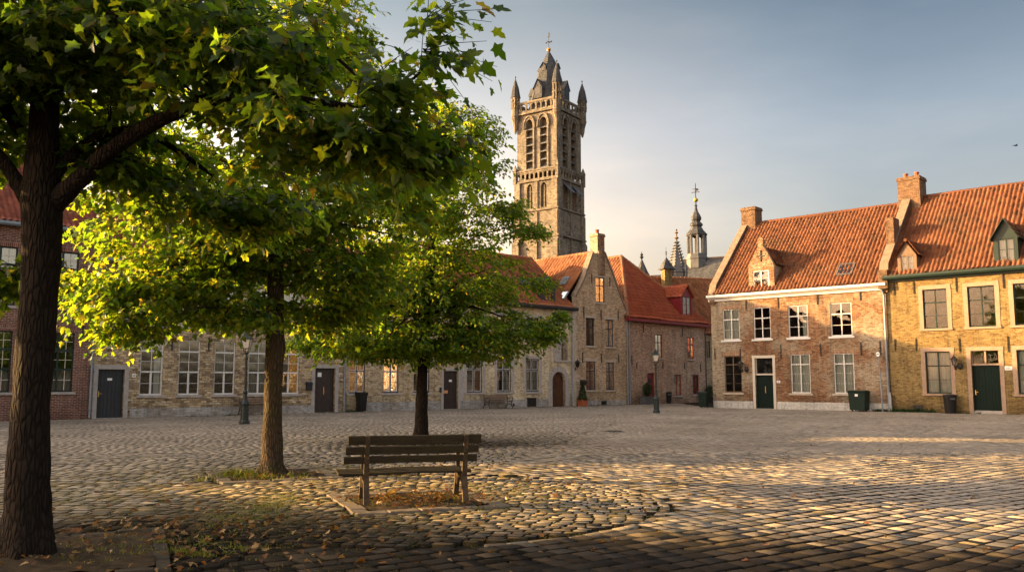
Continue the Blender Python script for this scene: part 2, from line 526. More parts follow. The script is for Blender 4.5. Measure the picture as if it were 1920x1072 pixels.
ST_CROSS = dict(v=[(.5, .06)], h=[(.34, .06)], bars=[('h', .67, .022, 0, 1)])
ST_CROSS_HI = dict(v=[(.5, .06)], h=[(.26, .06)], bars=[('h', .5, .02, 0, 1), ('h', .75, .02, 0, 1)])
ST_TWO = dict(v=[(.5, .05)], h=[(.4, .04)], bars=[('h', .7, .02, 0, 1)])
ST_B = dict(v=[], h=[(.215, .07), (.585, .07)], bars=[('v', .5, .022, .0, .215), ('v', .5, .022, .215, .585), ('h', .40, .022, 0, 1), ('v', .5, .085, .585, 1), ('h', .79, .02, 0, 1)])
ST_A = dict(v=[(.5, .08)], h=[(.30, .09), (.62, .09)], bars=[('v', .25, .022, 0, 1), ('v', .75, .022, 0, 1), ('h', .15, .022, 0, 1), ('h', .46, .022, 0, 1), ('h', .8, .022, 0, 1)])
ST_PLAIN2 = dict(v=[(.5, .06)], h=[], bars=[('h', .45, .022, 0, 1)])
ST_DARK = dict(v=[(.5, .05)], h=[(.24, .05)], bars=[('h', .5, .014, 0, 1), ('h', .75, .014, 0, 1)])


def curtain_mesh(u0, u1, z0, z1, y, parent):
    n = max(8, int((u1 - u0) / .03))
    V, F = [], []
    for i in range(n + 1):
        u = u0 + (u1 - u0) * i / n
        yy = y + .018 * math.sin(i * 1.35) + .012 * math.sin(i * .53 + u0)
        V += [(u, yy, z0), (u, yy, z1)]
    for i in range(n): F.append((2 * i, 2 * i + 2, 2 * i + 3, 2 * i + 1))
    mesh_np('curtain', V, F, M['curtain'], None, parent, True)


def window(h, r, fm, style, reveal=.15, sill=None, surround=None, sw=.16, lintel=None, curtain=None, barm=None, sash=None, hole=True, par=None, y0=0.0, name='window', head=None):
    u0, u1, z0, z1 = r
    par = par or h.root
    if hole: h.holes.append([(u0, z0), (u1, z0), (u1, z1), (u0, z1)])
    W, H = u1 - u0, z1 - z0
    yb, yf = y0 + reveal, y0 + reveal - .065
    m = MB()
    o = .055
    m.box(u0 + .002, u0 + o, yf, yb, z0 + .002, z1 - .002)
    m.box(u1 - o, u1 - .002, yf, yb, z0 + .002, z1 - .002)
    m.box(u0 + o, u1 - o, yf, yb, z0 + .002, z0 + o * 1.3)
    m.box(u0 + o, u1 - o, yf, yb, z1 - o, z1 - .002)
    for f, w in style['v']:
        m.box(u0 + W * f - w / 2, u0 + W * f + w / 2, yf + .003, yb - .003, z0 + o * 1.3, z1 - o)
    for f, w in style['h']:
        m.box(u0 + o, u1 - o, yf - .006, yb - .006, z1 - H * f - w / 2, z1 - H * f + w / 2)
    b = m if barm is None else MB()
    for k, f, w, a, c in style['bars']:
        if k == 'h':
            b.box(u0 + o + (W - 2 * o) * a, u0 + o + (W - 2 * o) * c, yf + .012, yb - .012, z1 - H * f - w / 2, z1 - H * f + w / 2)
        else:
            b.box(u0 + W * f - w / 2, u0 + W * f + w / 2, yf + .009, yb - .009, max(z1 - H * c, z0 + o), min(z1 - H * a, z1 - o))
    if sash is not None:
        b = MB() if barm is None else b
        us = [u0 + o] + [u0 + W * f for f, w in style['v']] + [u1 - o]
        zs = [z1 - o] + [z1 - H * f for f, w in style['h']] + [z0 + o * 1.3]
        g, t = .03, .03
        for i in range(len(us) - 1):
            for j in range(len(zs) - 1):
                a0 = us[i] + (g if i else 0); a1 = us[i + 1] - (g if i < len(us) - 2 else 0)
                c1 = zs[j] - (g if j else 0); c0 = zs[j + 1] + (g if j < len(zs) - 2 else 0)
                yy0, yy1 = yf + .016, yb - .016
                b.box(a0, a0 + t, yy0, yy1, c0, c1); b.box(a1 - t, a1, yy0, yy1, c0, c1)
                b.box(a0 + t, a1 - t, yy0, yy1, c0, c0 + t); b.box(a0 + t, a1 - t, yy0, yy1, c1 - t, c1)
    w = m.build(name, fm, par)
    isroot = par is h.root
    sub = w if isroot else par
    if b is not m and b.f: b.build('glazing_bars', barm or sash, sub)
    p = MB().poly([(u0 + .03, yb - .03, z0 + .03), (u1 - .03, yb - .03, z0 + .03), (u1 - .03, yb - .03, z1 - .03), (u0 + .03, yb - .03, z1 - .03)])
    p.build('pane', M['glass' if h.fr.X.y < 0 else 'glass_old'], sub)
    if curtain:
        yc = yb + .09
        if curtain == 'full': curtain_mesh(u0 - .05, u1 + .05, z0 - .02, z1 + .02, yc, sub)
        elif curtain == 'low': curtain_mesh(u0 - .05, u1 + .05, z0 - .02, z0 + H * .38, yc, sub)
        elif curtain == 'side': curtain_mesh(u1 - W * .33, u1 + .05, z0 - .02, z1 + .02, yc, sub)
        elif curtain == 'mid': curtain_mesh(u0 - .05, u1 + .05, z0 + H * .42, z1 - H * .21, yc, sub)
    if sill is not None:
        x = sw if surround is not None else .1
        MB().box(u0 - x - .03, u1 + x + .03, y0 - .075, y0 + reveal - .066, z0 - .11, z0 - .001).build('sill', sill, sub)
    if surround is not None:
        s = MB()
        # individual stones, jointed
        nst = max(2, int(H / .55))
        for k in range(nst):
            a, c = z0 + H * k / nst, z0 + H * (k + 1) / nst
            d = .012 * ((k * 7) % 3)
            s.box(u0 - sw - d, u0 - .001, y0 - .022, y0 + reveal - .067, a + .002, c - .002)
            s.box(u1 + .001, u1 + sw + d, y0 - .022, y0 + reveal - .067, a + .002, c - .002)
        s.box(u0 - sw - .01, u1 + sw + .01, y0 - .024, y0 + reveal - .068, z1 + .001, z1 + sw * 1.05)
        s.build('stone_surround', surround, sub)
    if lintel is not None:
        MB().box(u0 - .12, u1 + .12, y0 - .008, y0 + .05, z1 + .001, z1 + .24).build('brick_lintel', lintel, sub)
    if head is not None:
        MB().box(u0 - .16, u1 + .16, y0 - .02, y0 + .08, z1 + .001, z1 + .17).build('stone_lintel', head, sub)
    return w


def door(h, r, m, surround=None, sw=.2, planks=6, reveal=.2, transom=None, transom_m=None, double=False, handle=None, handle_left=True, plates=(), step=None, fan=None):
    """r is the opening; transom = z of the bar between leaf and fanlight"""
    u0, u1, z0, z1 = r
    z0 = 0.0
    h.holes.append([(u0, z0), (u1, z0), (u1, z1), (u0, z1)])
    zt = transom if transom else z1
    zb = .16 if step else .02
    d = MB()
    n = planks
    for k in range(n):
        a, b = u0 + (u1 - u0) * k / n, u0 + (u1 - u0) * (k + 1) / n
        j = .004 * ((k * 5) % 2)
        d.box(a + .004, b - .004, reveal - .05 - j, reveal, zb, zt - .01)
    d.box(u0 + .01, u1 - .01, reveal + .002, reveal + .03, zb, zt - .01)
    dd = d.build('door', m, h.root)
    if surround is not None:
        s = MB()
        nst = 4
        for k in range(nst):
            a, c = z1 * k / nst, z1 * (k + 1) / nst
            s.box(u0 - sw, u0 - .001, -.03, reveal - .06, a + .002, c - .002)
            s.box(u1 + .001, u1 + sw, -.03, reveal - .06, a + .002, c - .002)
        s.box(u0 - sw - .02, u1 + sw + .02, -.034, reveal - .062, z1 + .001, z1 + sw)
        s.build('stone_door_frame', surround, dd)
    MB().box(u0 - .02, u1 + .02, -.03, reveal + .05, 0, .02 if not step else .075).build('threshold', M['bluestone'], dd)
    if step:
        MB().box(u0 + .01, u1 - .01, .06, reveal + .05, .078, .155).build('doorstep', M['bluestone'], dd)
    if transom:
        t = MB().box(u0 + .002, u1 - .002, .05, reveal + .01, zt, zt + .09)
        t.box(u0 + .002, u0 + .05, .08, reveal, zt + .09, z1 - .002).box(u1 - .05, u1 - .002, .08, reveal, zt + .09, z1 - .002)
        if fan == 'two': t.box((u0 + u1) / 2 - .04, (u0 + u1) / 2 + .04, .07, reveal, zt + .09, z1 - .002)
        t.build('transom', transom_m, dd)
        MB().poly([(u0 + .04, reveal - .03, zt + .08), (u1 - .04, reveal - .03, zt + .08), (u1 - .04, reveal - .03, z1 - .01), (u0 + .04, reveal - .03, z1 - .01)]).build('fanlight_pane', M['glass'], dd)
        g = MB()
        rnd = random.Random(5)
        if fan == 'two':
            for cx in (u0 + (u1 - u0) * .28, u0 + (u1 - u0) * .74):
                cz = (zt + .1 + z1) / 2
                for rr in (.11, .2):
                    pts = [(cx + rr * math.cos(a) * 1.0, reveal - .06, cz + rr * math.sin(a) * (.9)) for a in np.linspace(0.4 + rr * 9, 5.6 + rr * 9, 14)]
                    g.tube(pts, .012, 5)
                for a in (0.6, 2.2, 3.9, 5.4):
                    g.tube([(cx + .1 * math.cos(a), reveal - .06, cz + .1 * math.sin(a)), (cx + .27 * math.cos(a + .3), reveal - .06, cz + .24 * math.sin(a + .3)), (cx + .3 * math.cos(a + .8), reveal - .06, cz + .2 * math.sin(a + .8))], .011, 5)
        else:
            for k in range(11):
                cx, cz = rnd.uniform(u0 + .12, u1 - .12), rnd.uniform(zt + .18, z1 - .12)
                a0 = rnd.uniform(0, 6)
                g.tube([(cx + rr * math.cos(a), reveal - .06, cz + rr * math.sin(a)) for rr, a in zip(np.linspace(.04, .13, 9), np.linspace(a0, a0 + 5, 9))], .009, 5)
        g.build('scrollwork', M['lead'], dd)
    if handle is not None:
        hu = u0 + .1 if handle_left else (u0 + u1) / 2
        b = MB().box(hu - .02, hu + .02, reveal - .08, reveal - .05, .95, 1.2 if not double else 1.35)
        b.box(hu - .02, hu + (.13 if not double else .02), reveal - .11, reveal - .085, 1.08, 1.105)
        b.build('door_handle', handle, dd)
    for (pr, pm, im) in plates:
        a, b, c, e = pr
        q = MB().box(a, b, reveal - .075, reveal - .056, c, e).build('door_plate', pm, dd)
    return dd


def wall_mesh(h, outline, m, D=8.0, sides=None, name='wall', eave=None, back=None):
    b = MB()
    for t in fill_holes(outline, h.holes):
        b.poly([(p.x, 0, p.y) for p in t])
    for ho in h.holes:
        cx = sum(p[0] for p in ho) / len(ho); cz = sum(p[1] for p in ho) / len(ho)
        for i in range(len(ho)):
            p, q = ho[i], ho[(i + 1) % len(ho)]
            if abs(p[1]) < 1e-6 and abs(q[1]) < 1e-6: continue
            b.poly([(p[0], 0, p[1]), (p[0], .22, p[1]), (q[0], .22, q[1]), (q[0], 0, q[1])])
    for sp, x in ((sides, outline[0][0]), (sides, outline[1][0])):
        if sp:
            P = [(x, p[0], p[1]) for p in sp]
            b.poly(P if x > h.w / 2 else P[::-1])
    bk = back or outline
    b.poly([(p[0], D, p[1]) for p in bk][::-1])
    return b.build(name, m, h.root, recalc=False)


def tile_face(poly, m, name, parent, col=.23, row=.34, amp=.075, step=.04, seed=1):
    """a field of pantiles on a planar convex polygon; poly[0]->poly[1] runs along the eave (left to right seen from outside)"""
    P = [V3(p) for p in poly]
    U = (P[1] - P[0]).normalized()
    N = (P[1] - P[0]).cross(P[2] - P[1]).normalized()
    S = N.cross(U)
    us = [(p - P[0]).dot(U) for p in P]; ss = [(p - P[0]).dot(S) for p in P]
    ua, ub, sb = min(us) - .1, max(us) + .1, max(ss) + .1
    nc = int((ub - ua) / col) + 1
    nr = int(sb / row) + 1
    K = 6
    rng = np.random.default_rng(seed)
    prof = np.array([0.0, .6, 1.0, 1.0, .72, .1])
    uu = (np.arange(nc * K + 1) / K) * col + ua
    hh = np.append(np.tile(prof, nc), 0.0) * amp
    jit = rng.normal(0, .009, (nr, nc)).repeat(K, axis=1)
    jit = np.concatenate([jit, jit[:, -1:]], axis=1)
    sag = .04 * np.sin(uu * .8 + seed) + .02 * np.sin(uu * 2.3 + seed * 2)
    V = []
    for i in range(nr):
        for e in (0, 1):
            s0 = i * row + (e * row)
            hz = hh + (step if e == 0 else 0.0) + jit[i] + sag
            so = s0 + (jit[i] * 1.5 if e == 0 else jit[min(i + 1, nr - 1)] * 1.5)
            V.append(np.array(P[0])[None, :] + uu[:, None] * np.array(U)[None, :] + np.broadcast_to(so, uu.shape)[:, None] * np.array(S)[None, :] + hz[:, None] * np.array(N)[None, :])
    V = np.concatenate(V)
    n1 = nc * K + 1
    F, UV = [], []
    ii = np.arange(nc * K)
    for r in range(2 * nr - 1):
        a = r * n1 + ii
        F.append(np.stack([a, a + 1, a + 1 + n1, a + n1], 1))
        ti = r // 2
        va, vb = (ti + .1, ti + .9) if r % 2 == 0 else (ti + 1.02, ti + 1.04)
        cu = (ii // K) + .08 + (ii % K) * .14
        UV.append(np.stack([np.stack([cu, np.full_like(cu, va)], 1), np.stack([cu + .12, np.full_like(cu, va)], 1), np.stack([cu + .12, np.full_like(cu, vb)], 1), np.stack([cu, np.full_like(cu, vb)], 1)], 1))
    o = mesh_np(name, V, np.concatenate(F), m, np.concatenate(UV).reshape(-1, 2), parent)
    bm = bmesh.new(); bm.from_mesh(o.data)
    n = len(P)
    for i in range(1, n):
        a, b = P[i], P[(i + 1) % n]
        no = (b - a).cross(N)
        if no.length < 1e-6: continue
        bmesh.ops.bisect_plane(bm, geom=bm.verts[:] + bm.edges[:] + bm.faces[:], plane_co=a, plane_no=no, clear_outer=True)
    # plain underside so that the roof is closed
    vs = [bm.verts.new(p - N * .03) for p in P]
    bm.faces.new(vs[::-1])
    bm.to_mesh(o.data); bm.free()
    return o


def ridge_tiles(pts, m, parent, r=.13, L=.36, name='ridge_tiles'):
    b = MB()
    for a, c in zip(pts[:-1], pts[1:]):
        a, c = V3(a), V3(c)
        n = max(1, int((c - a).length / L))
        for k in range(n):
            p, q = a.lerp(c, k / n), a.lerp(c, (k + 1) / n)
            b.tube([p, q], [r * random.uniform(.95, 1.12), r * .85], 8)
    return b.build(name, m, parent)


def chimney(h, u0, u1, y0, y1, z0, z1, m, pots=2, base=True):
    b = MB().box(u0, u1, y0, y1, z0, z1 - .22)
    b.box(u0 - .05, u1 + .05, y0 - .05, y1 + .05, z1 - .22, z1 - .08)
    b.box(u0 - .02, u1 + .02, y0 - .02, y1 + .02, z1 - .08, z1)
    c = b.build('chimney', m, h.root)
    for k in range(pots):
        x = u0 + (u1 - u0) * (k + .5) / pots
        MB().lathe([(.13, 0), (.12, .25), (.15, .27), (.15, .33), (.1, .33)], (x, (y0 + y1) / 2, z1 - .02), 10).build('chimney_pot', M['terracotta'], c)
    return c


def pipe(h, u, z0, z1, m, y=-.09, r=.05, off=0.0, name='downpipe'):
    b = MB().tube([(u, y, z0), (u, y, z1 - .35), (u + off * .6, y - .05, z1 - .12), (u + off, y - .08, z1)], r, 10)
    z = z0 + .5
    while z < z1 - .5:
        b.lathe([(r * 1.35, -.03), (r * 1.35, .03)], (u, y, z), 10)
        b.box(u - .02, u + .02, y, 0, z - .012, z + .012)
        z += 1.6
    return b.build(name, m, h.root, smooth=False)


def ties(h, lst):
    for x, ya, yb in lst:
        u, za = h.uz(x, ya); zb = h.z(x, yb)
        b = MB().box(u - .022, u + .022, -.05, -.004, zb, za)
        b.box(u - .05, u + .05, -.04, -.006, (za + zb) / 2 - .02, (za + zb) / 2 + .02)
        b.box(u - .035, u + .035, -.045, -.008, za - .05, za - .02)
        b.build('wall_tie', M['iron'], h.root)


def vent(h, x0, y0, x1, y1):
    r = h.rect(x0, y0, x1, y1)
    z0 = max(r[2], .04)
    b = MB().box(r[0], r[1], -.03, -.004, z0, r[3])
    o = b.build('cellar_vent', M['iron'], h.root)
    g = MB()
    n = 7
    for k in range(n):
        x = r[0] + (r[1] - r[0]) * (k + .5) / n
        g.box(x - .012, x + .012, -.05, -.031, z0 + .03, r[3] - .03)
    g.build('grille', M['black_paint'], o)


def eave_z(h, px, py, y=-.25): return h.z(px, py, y)


def gable_roof(h, ze, zr, yr, m, ov=.28, D=None, u0=None, u1=None, seed=1, ridge=True, col=.23, row=.34):
    """roof with its eave along the facade"""
    u0 = 0 if u0 is None else u0
    u1 = h.w if u1 is None else u1
    tile_face([(u0, -ov, ze), (u1, -ov, ze), (u1, yr, zr), (u0, yr, zr)], m, 'roof', h.root, col, row, seed=seed)
    MB().poly([(u0, yr, zr), (u1, yr, zr), (u1, 2 * yr + ov, ze), (u0, 2 * yr + ov, ze)]).build('rear_roof', m, h.root)
    if ridge: ridge_tiles([(u0, yr, zr + .02), (u1, yr, zr + .02)], m, h.root)


def side_pent(ze, zr, yr, ov=.28, drop=.06):
    k = (zr - ze) / (yr + ov)
    zf = ze + ov * k - drop
    return [(0, 0), (2 * yr, 0), (2 * yr, zf), (yr, zr - drop), (0, zf)], zf


def roof_y(ze, zr, yr, z, ov=.28): return -ov + (z - ze) * (yr + ov) / (zr - ze)


def gutter(h, ze, m, u0, u1, hh=.14, y0=-.4, y1=-.2):
    b = MB()
    b.prism([(y0, ze + .03), (y0, ze - hh * .5), (y0 + .05, ze - hh), (y1 - .03, ze - hh), (y1, ze - hh * .4), (y1, ze - .02), (y1 - .03, ze - .02), (y1 - .04, ze - hh * .7), (y0 + .05, ze - hh * .7), (y0 + .03, ze + .03)], u0, u1, 'x')
    return b.build('gutter', m, h.root)


def dormer(h, u0, u1, z0, z1, zp, yf, yfun, fm, front_m, side_m, roof_m, style, wr, kind='wood', curtain=None, shape=None, roof_tiles=True, ov=.12):
    """gabled dormer: front plane at yf, eave height z1, peak zp, yfun(z) = where the main roof reaches z; wr = window rect"""
    hole = [(wr[0], wr[2]), (wr[1], wr[2]), (wr[1], wr[3]), (wr[0], wr[3])]
    uc = (u0 + u1) / 2
    out = shape or [(u0, z0), (u1, z0), (u1, z1), (uc, zp), (u0, z1)]
    b = MB()
    for t in fill_holes(out, [hole]):
        b.poly([(p.x, yf, p.y) for p in t])
    for i in range(4):
        p, q = hole[i], hole[(i + 1) % 4]
        b.poly([(p[0], yf, p[1]), (p[0], yf + .1, p[1]), (q[0], yf + .1, q[1]), (q[0], yf, q[1])])
    if shape:   # thickness of the raised brick front
        n = len(out)
        for i in range(n):
            p, q = out[i], out[(i + 1) % n]
            b.poly([(p[0], yf, p[1]), (p[0], yf + .25, p[1]), (q[0], yf + .25, q[1]), (q[0], yf, q[1])])
        b.poly([(p[0], yf + .25, p[1]) for p in out])
    d = b.build('dormer', front_m, h.root, recalc=False)
    s = MB()
    for x in (u0 + .005, u1 - .005):
        s.poly([(x, yf, z0 - .05), (x, yfun(z1) + .1, z1), (x, yf, z1)])
    s.build('dormer_cheek', side_m, d)
    yb0, yb1 = yfun(z1) + .15, yfun(zp) + .2
    ya = yf - ov if not shape else yf + .2
    k = (zp - z1) / (uc - u0)
    e = .1
    if roof_tiles:
        tile_face([(u1 + e, ya, z1 - e * k + .03), (u1 + e, yb0, z1 - e * k + .03), (uc, yb1, zp + .03), (uc, ya, zp + .03)], roof_m, 'dormer_roof', d, .2, .28, .03, .025)
        tile_face([(u0 - e, yb0, z1 - e * k + .03), (u0 - e, ya, z1 - e * k + .03), (uc, ya, zp + .03), (uc, yb1, zp + .03)], roof_m, 'dormer_roof', d, .2, .28, .03, .025)
        ridge_tiles([(uc, ya, zp + .05), (uc, yb1, zp + .05)], roof_m, d, .09, .3, 'dormer_ridge')
    else:
        r = MB()
        for sg, ux in ((1, u1 + e), (-1, u0 - e)):
            r.poly([(ux, ya, z1 - e * k + .03), (ux, yb0, z1 - e * k + .03), (uc, yb1, zp + .03), (uc, ya, zp + .03)])
            r.poly([(ux, ya, z1 - e * k - .02), (ux, yb0, z1 - e * k - .02), (uc, yb1, zp - .02), (uc, ya, zp - .02)])
            r.poly([(ux, ya, z1 - e * k + .03), (ux, ya, z1 - e * k - .02), (uc, ya, zp - .02), (uc, ya, zp + .03)])
            for t in (0, .25, .5, .75):
                q = [V3((ux, ya, z1 - e * k + .05)).lerp(V3((uc, ya, zp + .05)), t), V3((ux, yb0, z1 - e * k + .05)).lerp(V3((uc, yb1, zp + .05)), t)]
                r.tube(q, .02, 5)
        r.build('dormer_roof', roof_m, d)
    window(h, wr, fm, style, .09, hole=False, par=d, y0=yf, name='dormer_window', curtain=curtain, sill=M['bluestone'] if kind == 'brick' else None)
    return d


def skylight(h, u, z, ze, zr, yr, w=.65, L=.8):
    y = roof_y(ze, zr, yr, z)
    s = V3((0, yr + .28, zr - ze)).normalized()
    n = V3((0, -s.z, s.y))
    c = V3((u, y, z)) + n * .08
    b = MB()
    for sg in (-1, 1):
        b.obox(c + V3((sg * w / 2, 0, 0)), (1, 0, 0), s, n, .04, L / 2, .06)
        b.obox(c + s * (sg * L / 2), (1, 0, 0), s, n, w / 2 - .04, .04, .058)
    o = b.build('skylight', M['lead'], h.root)
    MB().obox(c + n * .03, (1, 0, 0), s, n, w / 2 - .04, L / 2 - .04, .008).build('skylight_pane', M['glass'], o)
    MB().obox(c - n * .02, (1, 0, 0), s, n, w / 2 - .04, L / 2 - .04, .004).build('skylight_blind', M['curtain'], o)
# ------------------------------------------------------------------ the rows of houses
LF = Frame(ground(165, 785), ground(1075, 761))
RF = Frame(ground(1337, 764), ground(1920, 777))
_e = LF.P + LF.X * 36.0
FF = Frame(_e, ground(1320, 753.8))
BS, SS, PS = M['bluestone'], M['sandstone'], M['pink_stone']
GL = 'houses along the shaded side of the square'
GR = 'houses along the sunlit side of the square'


def rect_out(h, z): return [(.004, 0), (h.w - .004, 0), (h.w - .004, z), (.004, z)]


# ---- A: dark red brick house
A = House(LF, -8.6, -.02, 'brick_house', 'dark red brick house with tall green-framed windows behind the nearest trunk', 'house', GL)
zeA, zrA, yrA = 8.25, 11.9, 4.2
uA = lambda x, y: A.u(x, y)
rowsA = [(1.18, 3.72), (4.78, 7.25)]
cent = [A.u(111, 680), 0, 0]
x1 = A.u(138, 680); x2 = A.u(21, 680)
ww = 1.25
for xr in (x1, x2, x2 - (x1 - x2), x2 - 2 * (x1 - x2)):
    for k, (a, b) in enumerate(rowsA):
        window(A, [xr - ww, xr, a, b], M['green_dark'], ST_A, .15, BS, None, lintel=M['soldier_red'], curtain='low' if k == 0 else None, barm=M['cream'])
pent, zf = side_pent(zeA, zrA, yrA)
wall_mesh(A, rect_out(A, zf), M['brick_red'], 2 * yrA, pent)
gable_roof(A, zeA, zrA, yrA, M['tile_old'], seed=3)
gutter(A, zeA, M['zinc'], 0, A.w)
chimney(A, 1.0, 1.8, yrA - .5, yrA + .5, zrA - .6, zrA + 1.3, M['brick_red'])
ties(A, [(156, 610, 634), (156, 560, 580)])

# ---- B: rubble house with white windows
B = House(LF, 0, 12.75, 'rubble_house', 'long grey-brown rubble house with white three-tier windows beside the dark brick house', 'house', GL)
zeB, zrB, yrB = 7.1, 10.2, 4.2
pipe(B, .02, .05, zeB - .1, M['zinc'])
door(B, B.rect(182, 692, 232, 784), M['slate_door'], BS, .19, 7, handle=M['brass'], plates=[(B.rect(203, 708.5, 212, 713), M['plate_white'], M['ink_red'])])
window(B, B.rect(187, 603, 228, 649), M['green_dark'], ST_PLAIN2, .15, BS, BS, .17)
lw = [(263, 635, 306, 741), (335, 636, 375, 740), (402, 640, 441, 740), (466, 641, 505, 739), (523, 643.5, 561, 739)]
cur = ['side', None, 'mid', 'full', None]
for q, c in zip(lw, cur):
    r = B.rect(*q)
    r[2], r[3] = 1.0, 3.58
    window(B, r, M['white'], ST_B, .14, BS, None, curtain=c)
    r2 = [r[0], r[1], 4.22, 6.3]
    window(B, r2, M['white'], ST_CROSS_HI, .14, BS, None, curtain='full' if q[0] in (402,) else None)
r = B.rect(590, 690, 628, 773)
door(B, r, M['brown_door'], BS, .2, 6, double=True, handle=M['copper'], handle_left=False, plates=[(B.rect(598, 698, 605, 706), M['plate_white'], M['ink'])])
r2 = [r[0] - .05, r[1] + .05, 4.3, 6.1]
window(B, r2, M['white'], ST_CROSS, .14, BS, None)
pent, zf = side_pent(zeB, zrB, yrB)
wall_mesh(B, rect_out(B, zf), M['stone_grey'], 2 * yrB, pent)
gable_roof(B, zeB, zrB, yrB, M['tile_old'], seed=5)
gutter(B, zeB, M['zinc'], 0, B.w)
chimney(B, 6.0, 6.9, yrB - .4, yrB + .4, zrB - .6, zrB + 1.2, M['brick_brown'])
def plinth(h, segs, z, m, d=.022):
    for a, b in segs:
        MB().box(a, b, -d, .05, 0, z).build('plinth', m, h.root)
ub = B.u(241, 780); uc = B.u(584, 774)
plinth(B, [(ub + .03, uc - .03), (B.u(635, 773) + .03, B.w - .25)], .42, M['limewash'])
ties(B, [(254.5, 631, 655), (323.5, 625, 657), (392, 632, 658)])
pipe(B, B.u(644, 740), .05, zeB - .1, M['zinc'])

# ---- C: tan rubble house
C = House(LF, 12.75, 20.62, 'rubble_house', 'tan rubble house with narrow dark-framed windows and a brown door under the round tree', 'house', GL)
zeC, zrC, yrC = 6.9, 10.05, 4.2
for q in ((654, 670, 685, 736), (719, 670, 748, 735), (775, 671, 806, 733)):
    r = C.rect(*q); r[2], r[3] = 1.0, 2.98
    window(C, r, M['blue_dark'], ST_TWO, .14, BS, None, sash=M['white'])
    window(C, [r[0], r[1], 4.2, 5.9], M['blue_dark'], ST_TWO, .14, BS, None, sash=M['white'])
r = C.rect(831.5, 695, 859, 767)
door(C, r, M['brown_door'], BS, .17, 6, handle=M['brass'], plates=[(C.rect(833.5, 731.5, 842, 737), M['copper'], M['ink']), (C.rect(844.5, 711.5, 849.5, 715.5), M['plate_white'], M['ink'])])
window(C, [r[0], r[1], 4.2, 5.9], M['blue_dark'], ST_TWO, .14, BS, None, sash=M['white'])
pent, zf = side_pent(zeC, zrC, yrC)
wall_mesh(C, rect_out(C, zf), M['stone_tan'], 2 * yrC, pent)
gable_roof(C, zeC, zrC, yrC, M['tile_brown'], seed=8)
gutter(C, zeC, M['zinc'], 0, C.w)
plinth(C, [(C.u(680, 770), r[0] - .2)], .5, M['limewash'])
MB().box(r[0] - .3, r[0] - .2, -.09, -.004, 1.0, 1.3).build('bell_push', M['iron'], C.root)

# ---- D: cream rubble house with the arched door
D_ = House(LF, 20.62, 30.34, 'cream_stone_house', 'cream rubble house with an arched oak door and a small saint niche above it', 'house', GL)
zeD, zrD, yrD = 6.55, 10.35, 3.95
for q, c in (((875, 687, 905, 735), None), ((932, 671, 959, 735), 'side'), ((986, 671, 1011, 735), 'full')):
    r = D_.rect(*q); r[2], r[3] = .98, 3.08
    window(D_, r, M['blue_dark'], ST_CROSS, .15, BS, BS, .19, curtain=c, sash=M['white'])
for q in ((988, 585, 1011, 617), (932, 580, 959, 617), (885, 577, 908, 618)):
    r = D_.rect(*q); r[2], r[3] = 4.3, 5.75
    window(D_, r, M['blue_dark'], ST_TWO, .15, BS, BS, .17)
# arched oak door
a0, a1 = D_.u(1035.5, 730), D_.u(1060, 730)
zt = D_.z(1047, 696.5); rad = (a1 - a0) / 2; zs = zt - rad; ac = (a0 + a1) / 2
arc = [(ac + rad * math.cos(t), zs + rad * math.sin(t)) for t in np.linspace(0, math.pi, 15)]
D_.holes.append([(a0, 0), (a1, 0)] + arc)
dm = MB()
for k in range(6):
    xa, xb = a0 + (a1 - a0) * k / 6, a0 + (a1 - a0) * (k + 1) / 6
    za = zs + math.sqrt(max(0, rad ** 2 - (max(abs(xa - ac), abs(xb - ac)) - .001) ** 2)) if k in (0, 5) else zs + math.sqrt(max(0, rad ** 2 - (min(abs(xa - ac), abs(xb - ac))) ** 2))
    dm.box(xa + .005, xb - .005, .2, .25 + .004 * (k % 2), .03, za)
for zz in (.5, 1.15, 1.75): dm.box(a0 + .02, a1 - .02, .185, .2, zz - .05, zz + .05)
dd = dm.build('door', M['oak'], D_.root)
s = MB()
ro = rad + .33
for k in range(11):
    t0, t1 = math.pi * k / 11 + .012, math.pi * (k + 1) / 11 - .012
    rr = ro + .05 * (k % 2)
    s.prism([(ac + rad * math.cos(t0), zs + rad * math.sin(t0)), (ac + rr * math.cos(t0), zs + rr * math.sin(t0)), (ac + rr * math.cos(t1), zs + rr * math.sin(t1)), (ac + rad * math.cos(t1), zs + rad * math.sin(t1))], -.03, .14)
for sg in (-1, 1):
    for k in range(4):
        w = .34 + .08 * (k % 2)
        s.box(ac + sg * rad, ac + sg * (rad + w), -.028, .14, zs * k / 4 + .006, zs * (k + 1) / 4 - .006)
s.build('stone_door_frame', BS, dd)
MB().lathe([(.05, 0), (.06, .02), (.03, .04)], (a0 + .16, .16, 1.05), 8).build('door_handle', M['iron'], dd)
# niche with a statue
n0, n1 = D_.u(1052.5, 650), D_.u(1065, 650)
nzb, nzt = D_.z(1058, 675), D_.z(1058, 631)
nr = (n1 - n0) / 2; nc = (n0 + n1) / 2
narc = [(nc + nr * math.cos(t), nzt - nr + nr * math.sin(t)) for t in np.linspace(0, math.pi, 11)]
D_.holes.append([(n0, nzb), (n1, nzb)] + narc)
nb = MB()
nb.poly([(n0, .22, nzb), (n1, .22, nzb)] + [(p[0], .22, p[1]) for p in narc])
for p, q in zip(narc[:-1], narc[1:]):
    e = 1.28
    P2 = lambda g: (nc + (g[0] - nc) * e, nzt - nr + (g[1] - nzt + nr) * e)
    a, b = P2(p), P2(q)
    nb.prism([p, a, b, q], -.05, .03)
nb.box(n0 - .75, n1 + .12, -.12, 0.05, nzb - .13, nzb - .004)
nb.box(n0 - .75, n0 - .68, -.05, .03, nzb, nzt - .35).box(n0 - .14, n0 - .06, -.05, .03, nzb, nzt - .35)
